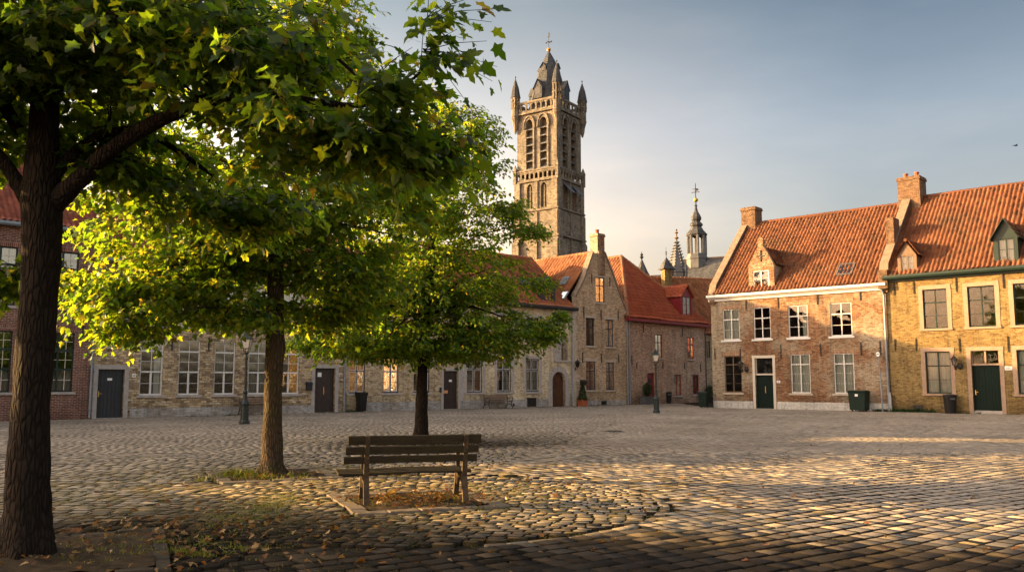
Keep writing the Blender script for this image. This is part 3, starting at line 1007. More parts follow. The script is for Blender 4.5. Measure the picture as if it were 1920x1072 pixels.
nb.box(n0 - .67, n0 - .15, -.012, -.005, nzb + .02, nzt - .4)
nb.box(n0 - .78, n0 - .02, -.09, .03, nzt - .345, nzt - .27)
nb.box(n0 - .78, n0 - .02, -.06, .03, nzb + .55, nzb + .61)
niche = nb.build('saint_niche', BS, D_.root)
st = MB().lathe([(.17, 0), (.15, .1), (.16, .3), (.13, .5), (.17, .72), (.15, .85), (.06, .9), (.05, .94), (.09, 1.0), (.095, 1.08), (.05, 1.15)], (nc, .1, nzb + .02), 12)
st.tube([(nc + .14, .06, nzb + .72), (nc + .1, -.02, nzb + .62), (nc - .02, -.04, nzb + .66)], [.05, .045, .035], 6)
st.build('statue', M['coping'], niche, smooth=True)
vent(D_, 988, 745, 1005, 764); vent(D_, 961, 756, 964, 762)
pent, zf = side_pent(zeD, zrD, yrD)
wall_mesh(D_, rect_out(D_, zf), M['stone_cream'], 2 * yrD, pent)
gable_roof(D_, zeD, zrD, yrD, M['tile_brown'], seed=11)
gutter(D_, zeD + .02, M['slate_door'], 0, D_.w + .25, .2, -.42, -.12)
plinth(D_, [(.1, D_.u(1029, 762) - .03)], .5, M['limewash'])
q = MB()
for k in range(11):
    w = .3 + .14 * (k % 2)
    q.box(.02, w, -.02, .05, k * .58 + .003, (k + 1) * .58 - .003)
q.build('corner_stones', BS, D_.root)
ties(D_, [(1066, 601, 618), (1019, 644, 667)])
pipe(D_, D_.w - .12, .05, zeD - .1, M['zinc'])
yfD = roof_y(zeD, zrD, yrD, zeD + .35)
du0, du1 = D_.u(1016, 550, yfD), D_.u(1041, 550, yfD)
dz0, dz1, dzp = zeD + .3, D_.z(1030, 536, yfD), D_.z(1030, 519, yfD)
dormer(D_, du0, du1, dz0, dz1, dzp, yfD, lambda z: roof_y(zeD, zrD, yrD, z), M['blue_dark'], M['slate_door'], M['slate_door'], M['slate'], ST_PLAIN2, [du0 + .28, du1 - .28, dz0 + .12, dz1 + .05], roof_tiles=False)
skylight(D_, 6.6, zeD + 1.6, zeD, zrD, yrD)

# ---- E: gabled brown brick house
E = House(LF, 30.36, 35.98, 'gabled_house', 'narrow brown brick house with a tall curved gable and chimney facing the square', 'house', GL)
zl, zr_, za = E.z(1079, 556), E.z(1172, 579), E.z(1120, 470)
ux = E.u(1120, 471)
for q in ((1099, 596, 1115, 648), (1135.5, 599, 1151, 650), (1099, 677, 1117.5, 731), (1136, 679, 1152.5, 731)):
    r = E.rect(*q)
    window(E, r, M['blue_dark'], ST_CROSS, .15, SS, None, head=SS, curtain='full' if q[1] > 660 else 'side', sash=None, barm=M['blue_dark'])
rg = E.rect(1117, 520, 1134, 567)
window(E, rg, M['blue_dark'], ST_CROSS, .12, SS, None, head=SS)
cu0, cu1 = E.u(1119.5, 455), E.u(1132.5, 455)
P = lambda x, y: E.uz(x, y)
left = [P(1080, 556), P(1082, 549), P(1086, 543), P(1091, 533), P(1096, 521), P(1104, 497), P(1112, 474)]
right = [P(1133, 474), P(1146, 507), P(1160, 547), P(1172, 579)]
out = [(.004, 0), (E.w - .004, 0), (E.w - .004, right[-1][1])] + right[::-1][1:] + left[::-1] + [(.004, left[0][1])]
wall_mesh(E, out, M['brick_brown'], 9.0, [(0, 0), (9, 0), (9, 6.6), (0, 6.6)], back=[(.004, 0), (E.w - .004, 0), (E.w - .004, 6.6), (ux, 10.5), (.004, 6.9)])
for seq in (left, right):
    cp = MB()
    for p, q in zip(seq[:-1], seq[1:]):
        p, q = V3((p[0], 0, p[1])), V3((q[0], 0, q[1]))
        d = (q - p).normalized(); n = V3((-d.z, 0, d.x))
        if n.z < 0: n = -n
        cp.obox((p + q) / 2 + n * .04 + V3((0, .17, 0)), d, (0, 1, 0), n, (q - p).length / 2 + .02, .24, .06)
    cp.build('gable_coping', M['coping'], E.root)
# raised brick thickness behind the gable edge
tb = MB()
for seq in (left, right):
    for p, q in zip(seq[:-1], seq[1:]):
        tb.poly([(p[0], 0.01, p[1]), (q[0], 0.01, q[1]), (q[0], .4, q[1]), (p[0], .4, p[1])])
        tb.poly([(p[0], .4, p[1]), (q[0], .4, q[1]), (q[0], .4, q[1] - 1.2), (p[0], .4, p[1] - 1.2)])
tb.build('gable_back', M['brick_brown'], E.root)
chimney(E, cu0, cu1, -.05, .66, za - .3, E.z(1120, 437), M['brick_orange'], pots=1)
MB().box(E.u(1120.5, 490), E.u(1132, 490), -.14, -.004, E.z(1126, 516), za).build('chimney_breast', M['brick_orange'], E.root)
zrE = E.z(1107, 471, .4)
yE = 12.0
tile_face([(-1.2, yE, 6.75 - .5), (-1.2, .35, 6.75 - .5), (ux, .35, zrE - .1), (ux, yE, zrE - .1)], M['tile_tan'], 'roof', E.root, .3, .36, .11, seed=21)
tile_face([(E.w + .1, .35, 6.5), (E.w + .1, yE, 6.5), (ux, yE, zrE - .1), (ux, .35, zrE - .1)], M['tile_tan'], 'roof', E.root, seed=22)
ridge_tiles([(ux, .4, zrE - .06), (ux, yE, zrE - .06)], M['tile_tan'], E.root)
for (x, y, yy) in ((1060, 528, 3.0), (1058, 556, 2.0)):
    # small roof windows on the side slope
    k = (zrE - .1 - 6.25) / (ux + 1.2)
    d = E.fr
    best = None
    for y_ in np.linspace(.6, 10, 200):
        u_, z_ = E.uz(x, y, y_)
        e = abs(z_ - (6.25 + (u_ + 1.2) * k))
        if best is None or e < best[0]: best = (e, u_, y_, z_)
    _, u_, y_, z_ = best
    sv = V3((1, 0, k)).normalized(); nv = V3((-sv.z, 0, sv.x))
    c = V3((u_, y_, z_)) + nv * .1
    o = MB().obox(c, sv, (0, 1, 0), nv, .36, .3, .05).build('skylight', M['zinc'], E.root)
    MB().obox(c + nv * .055, sv, (0, 1, 0), nv, .31, .25, .004).build('skylight_pane', M['glass'], o)
ties(E, [(1094.3, 575, 596), (1126.5, 581, 600), (1158.5, 581, 600), (1092, 660, 680), (1127, 662, 680), (1159.5, 664, 680), (1109, 513, 531), (1143, 520, 537)])
vent(E, 1127, 751, 1137, 761)
plinth(E, [(E.u(1097, 760), E.w - .2)], .35, M['limewash'], .02)
pipe(E, E.w - .06, .05, zr_ - .1, M['zinc'])
q = MB()
for k in range(12):
    w = .34 + .14 * (k % 2)
    q.box(.01, w, -.02, .05, k * .55 + .003, (k + 1) * .55 - .003)
q.build('corner_stones', SS, E.root)

# ---- F: house with the red dormer
FH = House(FF, .02, FF.uz(1325, 680)[0], 'hipped_roof_house', 'brown brick house with a hipped red roof, red dormer and red door', 'house', GL)
zeF = 6.2
kF = None
for k in np.linspace(2.5, 8, 200):
    u_, z_ = FH.uz(1165, 482, k)
    if kF is None or abs(u_ - FH.w / 2) < kF[0]: kF = (abs(u_ - FH.w / 2), k, z_)
yF, zF = kF[1], kF[2]
print('F apex', kF, 'w', FH.w)
wF = FH.w
o_ = .3
tile_face([(-o_, -o_, zeF), (wF + o_, -o_, zeF), (wF / 2, yF, zF)], M['tile_red'], 'roof', FH.root, .28, .36, .06, .07, seed=31)
tile_face([(-o_, yF + 6, zeF), (-o_, -o_, zeF), (wF / 2, yF, zF), (wF / 2, yF + 6, zF)], M['tile_tan'], 'roof', FH.root, .3, .36, .11, seed=32)
tile_face([(wF + o_, -o_, zeF), (wF + o_, yF + 6, zeF), (wF / 2, yF + 6, zF), (wF / 2, yF, zF)], M['tile_red'], 'roof', FH.root, seed=33)
ridge_tiles([(-o_, -o_, zeF + .05), (wF / 2, yF, zF + .05), (wF + o_, -o_, zeF + .05)], M['tile_tan'], FH.root, .14)
ridge_tiles([(wF / 2, yF, zF + .05), (wF / 2, yF + 6, zF + .05)], M['tile_tan'], FH.root, .14)
gb = MB().box(-.3, wF + .45, -.42, -.1, zeF - .22, zeF - .03)
gb.build('fascia', M['red_paint'], FH.root)
for q in ((1229, 627, 1243, 671), (1287.5, 632, 1301, 673)):
    window(FH, FH.rect(*q), M['red_paint'], ST_CROSS, .15, SS, None)
for q in ((1264, 702, 1278, 741), (1299, 702, 1311, 739)):
    window(FH, FH.rect(*q), M['red_paint'], ST_PLAIN2, .15, BS, None)
r = FH.rect(1214, 699, 1229, 759)
dr = door(FH, r, M['red_paint'], None, .15, 4, handle=M['iron'], handle_left=False)
MB().box((r[0] + r[1]) / 2 - .18, (r[0] + r[1]) / 2 + .18, .12, .148, 1.55, 1.85).build('door_window', M['iron'], dr)
wall_mesh(FH, rect_out(FH, zeF - .05), M['brick_mauve'], yF + 5.8, [(0, 0), (yF + 5.8, 0), (yF + 5.8, zeF - .05), (0, zeF - .05)])
yfun = lambda z: -o_ + (z - zeF) * (yF + o_) / (zF - zeF)
fz0 = zeF + .55; yfd = yfun(fz0)
fu0, fu1 = FH.u(1279, 572, yfd), FH.u(1297, 572, yfd)
fz1, fzp = FH.z(1288, 556, yfd), FH.z(1288, 536, yfd)
print('F dormer', fu0, fu1, fz0, fz1, fzp, yfd)
dormer(FH, fu0 - .1, fu1 + .1, fz0, fz1, fzp, yfd, yfun, M['red_paint'], M['red_paint'], M['red_paint'], M['tile_red'], ST_PLAIN2, [fu0 + .12, fu1 - .12, fz0 + .12, fz1 - .02], curtain='side')
ties(FH, [(1206, 607, 623), (1278.5, 615, 630), (1193.5, 680, 690), (1242.5, 678, 691), (1282.5, 680, 692), (1313, 682, 697), (1184, 666, 684), (1198.5, 595, 599), (1229.5, 597, 602), (1257, 599, 605), (1293.5, 604, 608)])
pipe(FH, .12, .05, zeF - .2, M['zinc'], y=-.1)
pipe(FH, wF - .25, .05, zeF - .2, M['iron'], y=-.08, r=.035)

# ---- G: house at the back of the alley
pg = ground(1320, 751.8)
GF = Frame(V3((pg.x - 7.5, pg.y - 3.5, 0)), V3((pg.x + 8, pg.y + 1.2, 0)))
G = House(GF, 0, GF.L, 'alley_house', 'tile-roofed house at the end of the alley with a yellow brick chimney', 'house')
zeG = 5.6
yrG = 4.0
zrG = G.z(1300, 523, yrG)
print('G ridge', zrG, GF.P, G.u(1240, 527, yrG), G.u(1345, 517, yrG))
window(G, [G.u(1323, 640), G.u(1331, 640), 3.6, 5.0], M['black_paint'], ST_PLAIN2, .15, BS)
pent, zf = side_pent(zeG, zrG, yrG)
wall_mesh(G, rect_out(G, zf), M['stone_tan'], 2 * yrG, pent)
gable_roof(G, zeG, zrG, yrG, M['tile_tan'], seed=41, col=.3)
yc = yrG - 1.0
c0, c1 = G.u(1243, 515, yc), G.u(1256.5, 515, yc)
zc0, zc1 = zrG - 2.0, G.z(1250, 505, yc)
ch = MB().box(c0, c1, yc - .35, yc + .35, zc0, zc1).build('chimney', M['brick_yellow'], G.root)
ztip = G.z(1250, 483, yc)
cc = ((c0 + c1) / 2, yc)
MB().lathe([(.74, zc1 - .02), (.74, zc1 + .06), (.05, ztip)], (cc[0], cc[1], 0), 4, math.pi / 4).lathe([(.03, ztip - .05), (.03, ztip + .25), (.09, ztip + .3), (.03, ztip + .36), (.08, ztip + .5), (.02, ztip + .56), (.015, ztip + .9)], (cc[0], cc[1], 0), 6).build('chimney_cap', M['slate'], ch)

# ---- H: weathered brick house with white cornice
H = House(RF, .02, 10.86, 'brick_house', 'weathered red and whitish brick house with white windows and a white cornice', 'house', GR)
zeH, zrH, yrH = 7.0, 12.3, 5.0
up = [(1355.5, 582, 1386.5, 639), (1413, 576, 1444.7, 637), (1478, 569.4, 1514.7, 632.4), (1557, 563, 1597, 629)]
for q, c in zip(up, ('full', None, 'side', None)):
    r = H.rect(*q); r[2], r[3] = 4.2, 6.12
    window(H, r, M['white'], ST_CROSS, .12, M['white'], None, lintel=M['soldier_orange'], curtain=c)
for q, c, fm in (((1358.8, 671, 1391, 739), None, 'wood_grey'), ((1483, 668, 1519.6, 740.5), 'full', 'white'), ((1564, 665, 1602, 744), 'full', 'white')):
    r = H.rect(*q); r[2], r[3] = .95, 3.22
    window(H, r, M[fm], ST_DARK if fm == 'wood_grey' else ST_CROSS_HI, .12, SS, None, lintel=M['soldier_orange'], curtain=c)
r = H.rect(1416.5, 671, 1450, 765)
dH = door(H, r, M['green_door'], M['cream'], .16, 2, double=True, handle=M['brass'], handle_left=False, transom=2.02, transom_m=M['cream'])
pent, zf = side_pent(zeH, zrH, yrH, .25)
wall_mesh(H, rect_out(H, zf), M['brick_orange'], 2 * yrH, pent)
gable_roof(H, zeH, zrH, yrH, M['tile_orange'], .25, u0=.3, u1=10.6, seed=51)
cn = MB()
cn.prism([(-.02, zeH - .34), (-.1, zeH - .34), (-.12, zeH - .24), (-.3, zeH - .12), (-.36, zeH - .1), (-.36, zeH + .04), (-.3, zeH + .04), (-.02, zeH - .03)], -.12, 10.95, 'x')
cn.build('cornice', M['white'], H.root)
dl, dr_ = r[0] - .2, r[1] + .2
plinth(H, [(.03, dl), (dr_, 10.78)], .44, M['whitewash'])


def parapet(h, x0, x1, ze, zr, yr, m, cop, up=.45, name='gable_parapet', foot=True):
    k = (zr - ze) / (yr + .25)
    prof = [(-.12, ze - .5), (-.12, ze + .05), (.1, ze + .25 * k + .1 * k + up), (yr, zr + up), (2 * yr - .1, ze + .25 * k + .1 * k + up), (2 * yr + .1, ze - .5)]
    o = MB().prism(prof, x0, x1, 'x').build(name, m, h.root)
    c = MB()
    for a, b in ((prof[1], prof[2]), (prof[2], prof[3]), (prof[3], prof[4])):
        a, b = V3((0, a[0], a[1])), V3((0, b[0], b[1]))
        d = (b - a).normalized(); n = V3((0, -d.z, d.y))
        c.obox((a + b) / 2 + n * .035 + V3(((x0 + x1) / 2, 0, 0)), d, (1, 0, 0), n, (b - a).length / 2 + .03, (x1 - x0) / 2 + .05, .04)
    c.build('coping', cop, o)
    # lead flashing against the roof
    return o


parapet(H, -.02, .34, zeH, zrH, yrH, M['brick_chimney'], M['coping'], .35)
pp = parapet(H, 10.62, 11.0, zeH, zrH, yrH, M['brick_chimney'], M['coping'], .75)
for sx, hh, z_, pr in ((11.02, .3, zrH, H), (.36, .2, zrH, H)):
    k = (zrH - zeH) / (yrH + .25)
    MB().poly([(sx, .0, zeH + .25 * k), (sx, yrH, zrH + .05), (sx, yrH, zrH + hh + .12), (sx, .0, zeH + .25 * k + hh + .1)]).build('lead_flashing', M['lead'], H.root)
c0, c1 = H.u(1391, 408, yrH), H.u(1424, 408, yrH)
chimney(H, -.02, 1.0, yrH - .55, yrH + .45, zrH - .6, H.z(1407, 391, yrH), M['brick_chimney'], 0)
x0, x1 = H.u(1700, 350, yrH), H.u(1744, 350, yrH)
print('H chim', c0, c1, x0, x1)
cq = chimney(H, 10.35, 11.6, yrH - .7, yrH + .5, zrH - .6, H.z(1722, 333, yrH), M['brick_chimney'], 2)
# step block half-way up the party gable
MB().box(10.6, 11.02, 1.25, 2.2, zeH + 1.4, zeH + 3.9).build('gable_step', M['brick_chimney'], H.root)
MB().box(10.55, 11.06, -.3, .1, zeH - .3, zeH + .75).build('kneeler', M['brick_chimney'], H.root)
# brick dormer with a stepped peak
ydH = .12
yfH = lambda z: roof_y(zeH, zrH, yrH, z, .25)
a0, a1 = H.u(1404, 530, ydH), H.u(1452, 530, ydH)
wz = H.rect(1412, 507, 1442, 541, ydH)
zsh, zpk, ztop = H.z(1428, 492, ydH), H.z(1424, 462, ydH), H.z(1423, 445, ydH)
uc = (a0 + a1) / 2
shape = [(a0, zeH - .1), (a1, zeH - .1), (a1, zsh - .2), (a1 - .12, zsh + .05), (uc + .32, zpk - .2), (uc + .17, zpk), (uc + .17, ztop - .1), (uc + .08, ztop), (uc - .08, ztop), (uc - .17, ztop - .1), (uc - .17, zpk), (uc - .32, zpk - .2), (a0 + .12, zsh + .05), (a0, zsh - .2)]
dH2 = dormer(H, a0 + .06, a1 - .06, zeH - .1, zsh - .1, zpk - .1, ydH, yfH, M['white'], M['brick_orange'], M['brick_orange'], M['tile_orange'], ST_PLAIN2, wz, kind='brick', curtain='full', shape=shape)
cx = MB().box(uc - .03, uc + .03, ydH - .05, ydH - .005, zsh + .05, zsh + .75).box(uc - .25, uc + .25, ydH - .045, ydH - .006, zsh + .38, zsh + .44)
cx.build('wall_tie', M['iron'], dH2)
su, sz = None, None
for y_ in np.linspace(0, 4.5, 200):
    u_, z_ = H.uz(1587, 507, y_)
    if z_ <= zeH + (y_ + .25) * (zrH - zeH) / (yrH + .25): su, sz = u_, z_; break
skylight(H, su, sz, zeH, zrH, yrH, .85, .95)
ties(H, [(1398.5, 561, 581), (1458.3, 556, 578), (1532, 549, 571), (1612.5, 544, 563), (1655, 544, 562), (1340.5, 653, 674), (1388, 653, 672), (1464, 647, 672), (1538.5, 644, 668), (1614, 642, 666), (1650, 639, 665)])
pipe(H, 10.78, .05, zeH - .3, M['zinc'], y=-.12, r=.055, off=-.1)

# ---- I: yellow brick house
I_ = House(RF, 10.9, 21.5, 'yellow_brick_house', 'sunlit yellow brick house with pinkish stone window frames and a dark green gutter', 'house', GR)
zeI, zrI, yrI = 7.35, 12.55, 5.0
dzb = [(1731, 542, 1776, 616), (1815, 535.5, 1866, 611), (1901, 531, 1953, 608)]
for q in dzb:
    r = I_.rect(*q); r[2], r[3] = 4.42, 6.52
    window(I_, r, M['green_dark'], ST_CROSS, .16, PS, PS, .2)
for q, c in (((1736, 657, 1782.7, 733), 'full'), ((1908, 654, 1960, 738), 'full')):
    r = I_.rect(*q); r[2], r[3] = 1.0, 3.2
    window(I_, r, M['green_dark'], ST_CROSS, .16, PS, PS, .2, curtain=c)
for uu in (8.2,):
    for (a, b) in ((4.42, 6.52), (1.0, 3.2)):
        window(I_, [uu, uu + 1.25, a, b], M['green_dark'], ST_CROSS, .16, PS, PS, .2)
r = I_.rect(1823, 655, 1876, 775); r[3] = 3.2
door(I_, r, M['green_door'], PS, .2, 9, handle=M['brass'], transom=2.45, transom_m=M['pink_stone'], fan='two', step=True)
r_door = r
pent, zf = side_pent(zeI, zrI, yrI, .25)
wall_mesh(I_, rect_out(I_, zf), M['brick_yellow'], 2 * yrI, pent)
gable_roof(I_, zeI, zrI, yrI, M['tile_orange'], .25, u0=.12, seed=61)
gutter(I_, zeI + .02, M['green_dark'], -.05, I_.w, .2, -.42, -.14)
MB().box(.02, I_.w, -.14, -.004, zeI - .28, zeI - .12).build('eave_board', M['green_dark'], I_.root)
yfI = lambda z: roof_y(zeI, zrI, yrI, z, .25)
# small wooden dormer
yd = yfI(zeI + .25)
a0, a1 = I_.u(1683, 495, yd), I_.u(1719, 495, yd)
w_ = I_.rect(1689, 478.6, 1714, 511.5, yd)
dormer(I_, a0, a1, w_[2] - .12, w_[3] + .05, I_.z(1700, 452, yd), yd, yfI, M['wood_grey'], M['wood_grey'], M['wood_grey'], M['tile_orange'], ST_PLAIN2, w_, curtain='full')
# tall green metal dormer
a0, a1 = I_.u(1863, 470, yd), I_.u(1909, 470, yd)
w_ = I_.rect(1872, 447, 1903, 492, yd)
dormer(I_, a0, a1, w_[2] - .2, w_[3] + .12, I_.z(1885, 410, yd), yd, yfI, M['green_dark'], M['green_dark'], M['green_dark'], M['green_dark'], ST_PLAIN2, w_, curtain='full', roof_tiles=False, ov=.25)
ties(I_, [(1676, 529, 553), (1712.5, 528, 551), (1792, 521, 547), (1880, 512, 540), (1678, 635, 658), (1717, 635, 658), (1798, 634, 659), (1889, 630, 660)])
vent(I_, 1712, 759, 1731, 769)
chimney(I_, 9.6, 10.7, yrI - .6, yrI + .6, zrI - .6, zrI + 1.5, M['brick_yellow'])

# ---- houses of the shaded row beyond the edge of the photograph (the row goes on unseen, ridges shaped to shade the square)
def plain_house(fr, u0, u1, ze, zr, yr, m, mt, name, label, grp, wins=3, hip=False):
    h = House(fr, u0, u1, name, label, 'house', grp)
    for k in range(wins):
        c = h.w * (k + .5) / wins
        if ze > 5:
            window(h, [c - .5, c + .5, ze - 2.7, ze - .9], M['white'], ST_CROSS, .14, BS)
        if k != 1: window(h, [c - .5, c + .5, 1.0, 2.8], M['white'], ST_CROSS, .14, BS)
        else: door(h, [c - .5, c + .5, 0, 2.15], M['slate_door'], BS, .18)
    pent, zf = side_pent(ze, zr, yr)
    if hip:
        z0 = zf
        wall_mesh(h, rect_out(h, z0), m, 2 * yr, [(0, 0), (2 * yr, 0), (2 * yr, z0), (0, z0)])
        w = h.w; o = .28
        tile_face([(-o, -o, ze), (w + o, -o, ze), (w - hip, yr, zr), (0, yr, zr)], mt, 'roof', h.root, seed=71)
        tile_face([(w + o, -o, ze), (w + o, 2 * yr + o, ze), (w - hip, yr, zr)], mt, 'roof', h.root, seed=72)
        MB().poly([(-o, yr, zr), (w - hip, yr, zr), (w + o, 2 * yr + o, ze), (-o, 2 * yr + o, ze)]).build('rear_roof', mt, h.root)
    else:
        wall_mesh(h, rect_out(h, zf), m, 2 * yr, pent)
        gable_roof(h, ze, zr, yr, mt, seed=70)
    return h


plain_house(LF, -17.6, -8.62, 5.0, 8.5, 4.2, M['stone_tan'], M['tile_old'], 'rubble_house', 'unseen low tan rubble house next beyond the dark red brick house', GL, 3)
plain_house(LF, -23.4, -17.62, 5.6, 9.3, 4.2, M['brick_brown'], M['tile_brown'], 'brown_house', 'unseen narrow brown brick house between two lower rubble houses of the shaded row', GL, 2)
plain_house(LF, -31.0, -23.42, 4.9, 8.25, 4.2, M['stone_grey'], M['tile_old'], 'rubble_house', 'unseen low grey rubble house before the hipped brown house of the shaded row', GL, 3)
plain_house(LF, -50, -31.05, 7.6, 10.9, 4.2, M['brick_brown'], M['tile_old'], 'brown_house', 'unseen brown brick house with a hipped roof at the far end of the shaded row', GL, 6, hip=4.6)
plain_house(RF, 21.55, 34, 7.2, 12.0, 4.8, M['brick_orange'], M['tile_orange'], 'brick_house', 'sunlit red brick house next beyond the yellow brick house', GR, 4)
plain_house(RF, 34.05, 50, 7.4, 12.2, 4.8, M['brick_yellow'], M['tile_orange'], 'brick_house', 'sunlit yellow brick house at the far end of the sunlit row', GR, 5)
# ------------------------------------------------------------------ bell tower
TY = 150.0
TC = at(1030.5, 400, TY)
TH = math.atan2(52, 75)
T = tag(empty('bell_tower', (TC.x, TY, 0), -TH), 'tall square stone bell tower with corner turrets and a slate spire', 'tower')
tz = lambda py: at(1030, py, TY).z
S_ = 4.2


def rotk(k, p):
    a = k * math.pi / 2
    c, s = round(math.cos(a)), round(math.sin(a))
    return (p[0] * c - p[1] * s, p[0] * s + p[1] * c, p[2])


def lancet(cx, w, z0, z1, n=8):
    """pointed arch outline (x,z), counter-clockwise from lower left"""
    hw = w / 2
    zs = z1 - w * .95
    r = [(cx - hw, z0), (cx + hw, z0)]
    R_ = w * 1.0
    # right arc centred on left springing
    rise = z1 - zs
    for t in np.linspace(0, 1, n):
        r.append((cx + hw - hw * (1 - math.cos(t * math.pi / 2)) ** 1.0, zs + rise * math.sin(t * math.pi / 2) ** .85))
    for t in np.linspace(1, 0, n)[1:]:
        r.append((cx - hw + hw * (1 - math.cos(t * math.pi / 2)), zs + rise * math.sin(t * math.pi / 2) ** .85))
    return r


def tower_face(b, k, s, z0, z1, holes, depth=.7):
    for t in fill_holes([(-s, z0), (s, z0), (s, z1), (-s, z1)], holes):
        b.poly([rotk(k, (p.x, -s, p.y)) for p in t], [(p.x + k * 3.1, p.y) for p in t])
    for ho in holes:
        for i in range(len(ho)):
            p, q = ho[i], ho[(i + 1) % len(ho)]
            b.poly([rotk(k, (p[0], -s, p[1])), rotk(k, (p[0], -s + depth, p[1])), rotk(k, (q[0], -s + depth, q[1])), rotk(k, (q[0], -s, q[1]))])
        b.poly([rotk(k, (p[0], -s + depth, p[1])) for p in ho])


z_base, z_s1, z_g0, z_g1, z_top = 0.0, tz(402), tz(347), tz(329), tz(222)
shaft = MB()
holes_b = [lancet(x, 1.5, z_g1 + .25, tz(233)) for x in (-1.45, 1.45)]
for k in range(4): tower_face(shaft, k, S_ - .1, z_g1, z_top, holes_b if k in (0, 1) else [], .9)
hl = [lancet(x, 1.15, tz(397), tz(352)) for x in (-1.45, 1.45)]
hr = [[(x - .75, tz(398)), (x + .75, tz(398)), (x + .75, tz(357)), (x - .75, tz(357))] for x in (-1.4, 1.5)]
for k in range(4): tower_face(shaft, k, S_, z_s1, z_g0, hl if k == 0 else (hr if k == 1 else []), .6)
ho0 = [[(1.1, tz(455)), (1.8, tz(455)), (1.8, tz(437)), (1.1, tz(437))]]
for k in range(4): tower_face(shaft, k, S_ + .12, 0, z_s1, ho0 if k == 0 else [], .6)
shaft.build('tower_shaft', M['tower_stone'], T, recalc=False)
# corner buttresses and pilasters
for k in range(4):
    b = MB()
    for zz0, zz1, o in ((0, tz(455), .75), (tz(455), tz(402), .5), (tz(402), z_g0 + .3, .34)):
        for sx in (-1, 1):
            x0, x1 = (sx * (S_ - .9), sx * (S_ + o * .55))
            y0, y1 = -(S_ + o), -(S_ - .3)
            q = [rotk(k, (x, y, 0)) for x in (x0, x1) for y in (y0, y1)]
            xs = [p[0] for p in q]; ys = [p[1] for p in q]
            b.box(min(xs), max(xs), min(ys), max(ys), zz0, zz1 - .5)
            # sloped weathering
            t = MB()
            lo = [rotk(k, p) for p in ((x0, y0, zz1 - .5), (x1, y0, zz1 - .5), (x1, y1, zz1 - .5), (x0, y1, zz1 - .5))]
            hi = [rotk(k, p) for p in ((x0, y0 + .3, zz1), (x1, y0 + .3, zz1))]
            b.poly([lo[0], lo[1], hi[1], hi[0]])
            b.poly([lo[1], lo[2], hi[1]]); b.poly([lo[3], lo[0], hi[0]]); b.poly([hi[0], hi[1], lo[2], lo[3]])
        x0, x1, y0, y1 = -.3, .3, -(S_ + o * .6), -(S_ - .3)
        q = [rotk(k, (x, y, 0)) for x in (x0, x1) for y in (y0, y1)]
        xs = [p[0] for p in q]; ys = [p[1] for p in q]
        b.box(min(xs), max(xs), min(ys), max(ys), zz0, zz1 - .25)
    b.build('buttress', M['tower_stone'], T)
# string courses
for zz, o, hh in ((z_s1 - .1, .42, .3), (z_g0 - .15, .32, .25), (z_g1 + .05, .3, .22), (z_top - .05, .3, .35), (tz(452), .55, .25)):
    MB().box(-S_ - o, S_ + o, -S_ - o, S_ + o, zz, zz + hh).build('string_course', M['tower_stone'], T)
# pinnacle stubs at the gallery corners
for sx in (-1, 1):
    for sy in (-1, 1):
        MB().lathe([(.42, z_g0 - .2), (.42, z_g1 + .3), (.5, z_g1 + .35), (.05, z_g1 + 1.5)], (sx * (S_ + .15), sy * (S_ + .15), 0), 4, math.pi / 4).build('corner_pinnacle', M['tower_stone'], T)


def gallery(z0, z1, s, n, name, post=.2):
    for k in range(4):
        b = MB()
        def bx(x0, x1, y0, y1, a, c):
            q = [rotk(k, (x, y, 0)) for x in (x0, x1) for y in (y0, y1)]
            xs = [p[0] for p in q]; ys = [p[1] for p in q]
            b.box(min(xs), max(xs), min(ys), max(ys), a, c)
        h = z1 - z0
        bx(-s, s, -s, -s + .3, z0, z0 + h * .16)
        bx(-s, s, -s - .05, -s + .35, z1 - h * .2, z1)
        for i in range(n + 1):
            x = -s + .2 + (2 * s - .4) * i / n
            bx(x - post / 2, x + post / 2, -s + .02, -s + .28, z0 + h * .16, z1 - h * .2)
            if i < n:
                xm = x + (s - .2) / n
                a = rotk(k, (xm, -s + .15, z1 - h * .2 - .16))
                for sg in (-1, 1):
                    p = [rotk(k, (xm + sg * (s - .2) / n, -s + .05, z1 - h * .2)), rotk(k, (xm + sg * (s - .2) / n, -s + .05, z1 - h * .45)), rotk(k, (xm, -s + .05, z1 - h * .2))]
                    b.poly(p)
        b.build(name, M['tower_stone'], T)


gallery(z_g0 + .1, z_g1 + .05, S_ + .12, 9, 'gallery_balustrade', .3)
gallery(z_top + .3, tz(199), S_ + .15, 8, 'parapet_balustrade', .26)
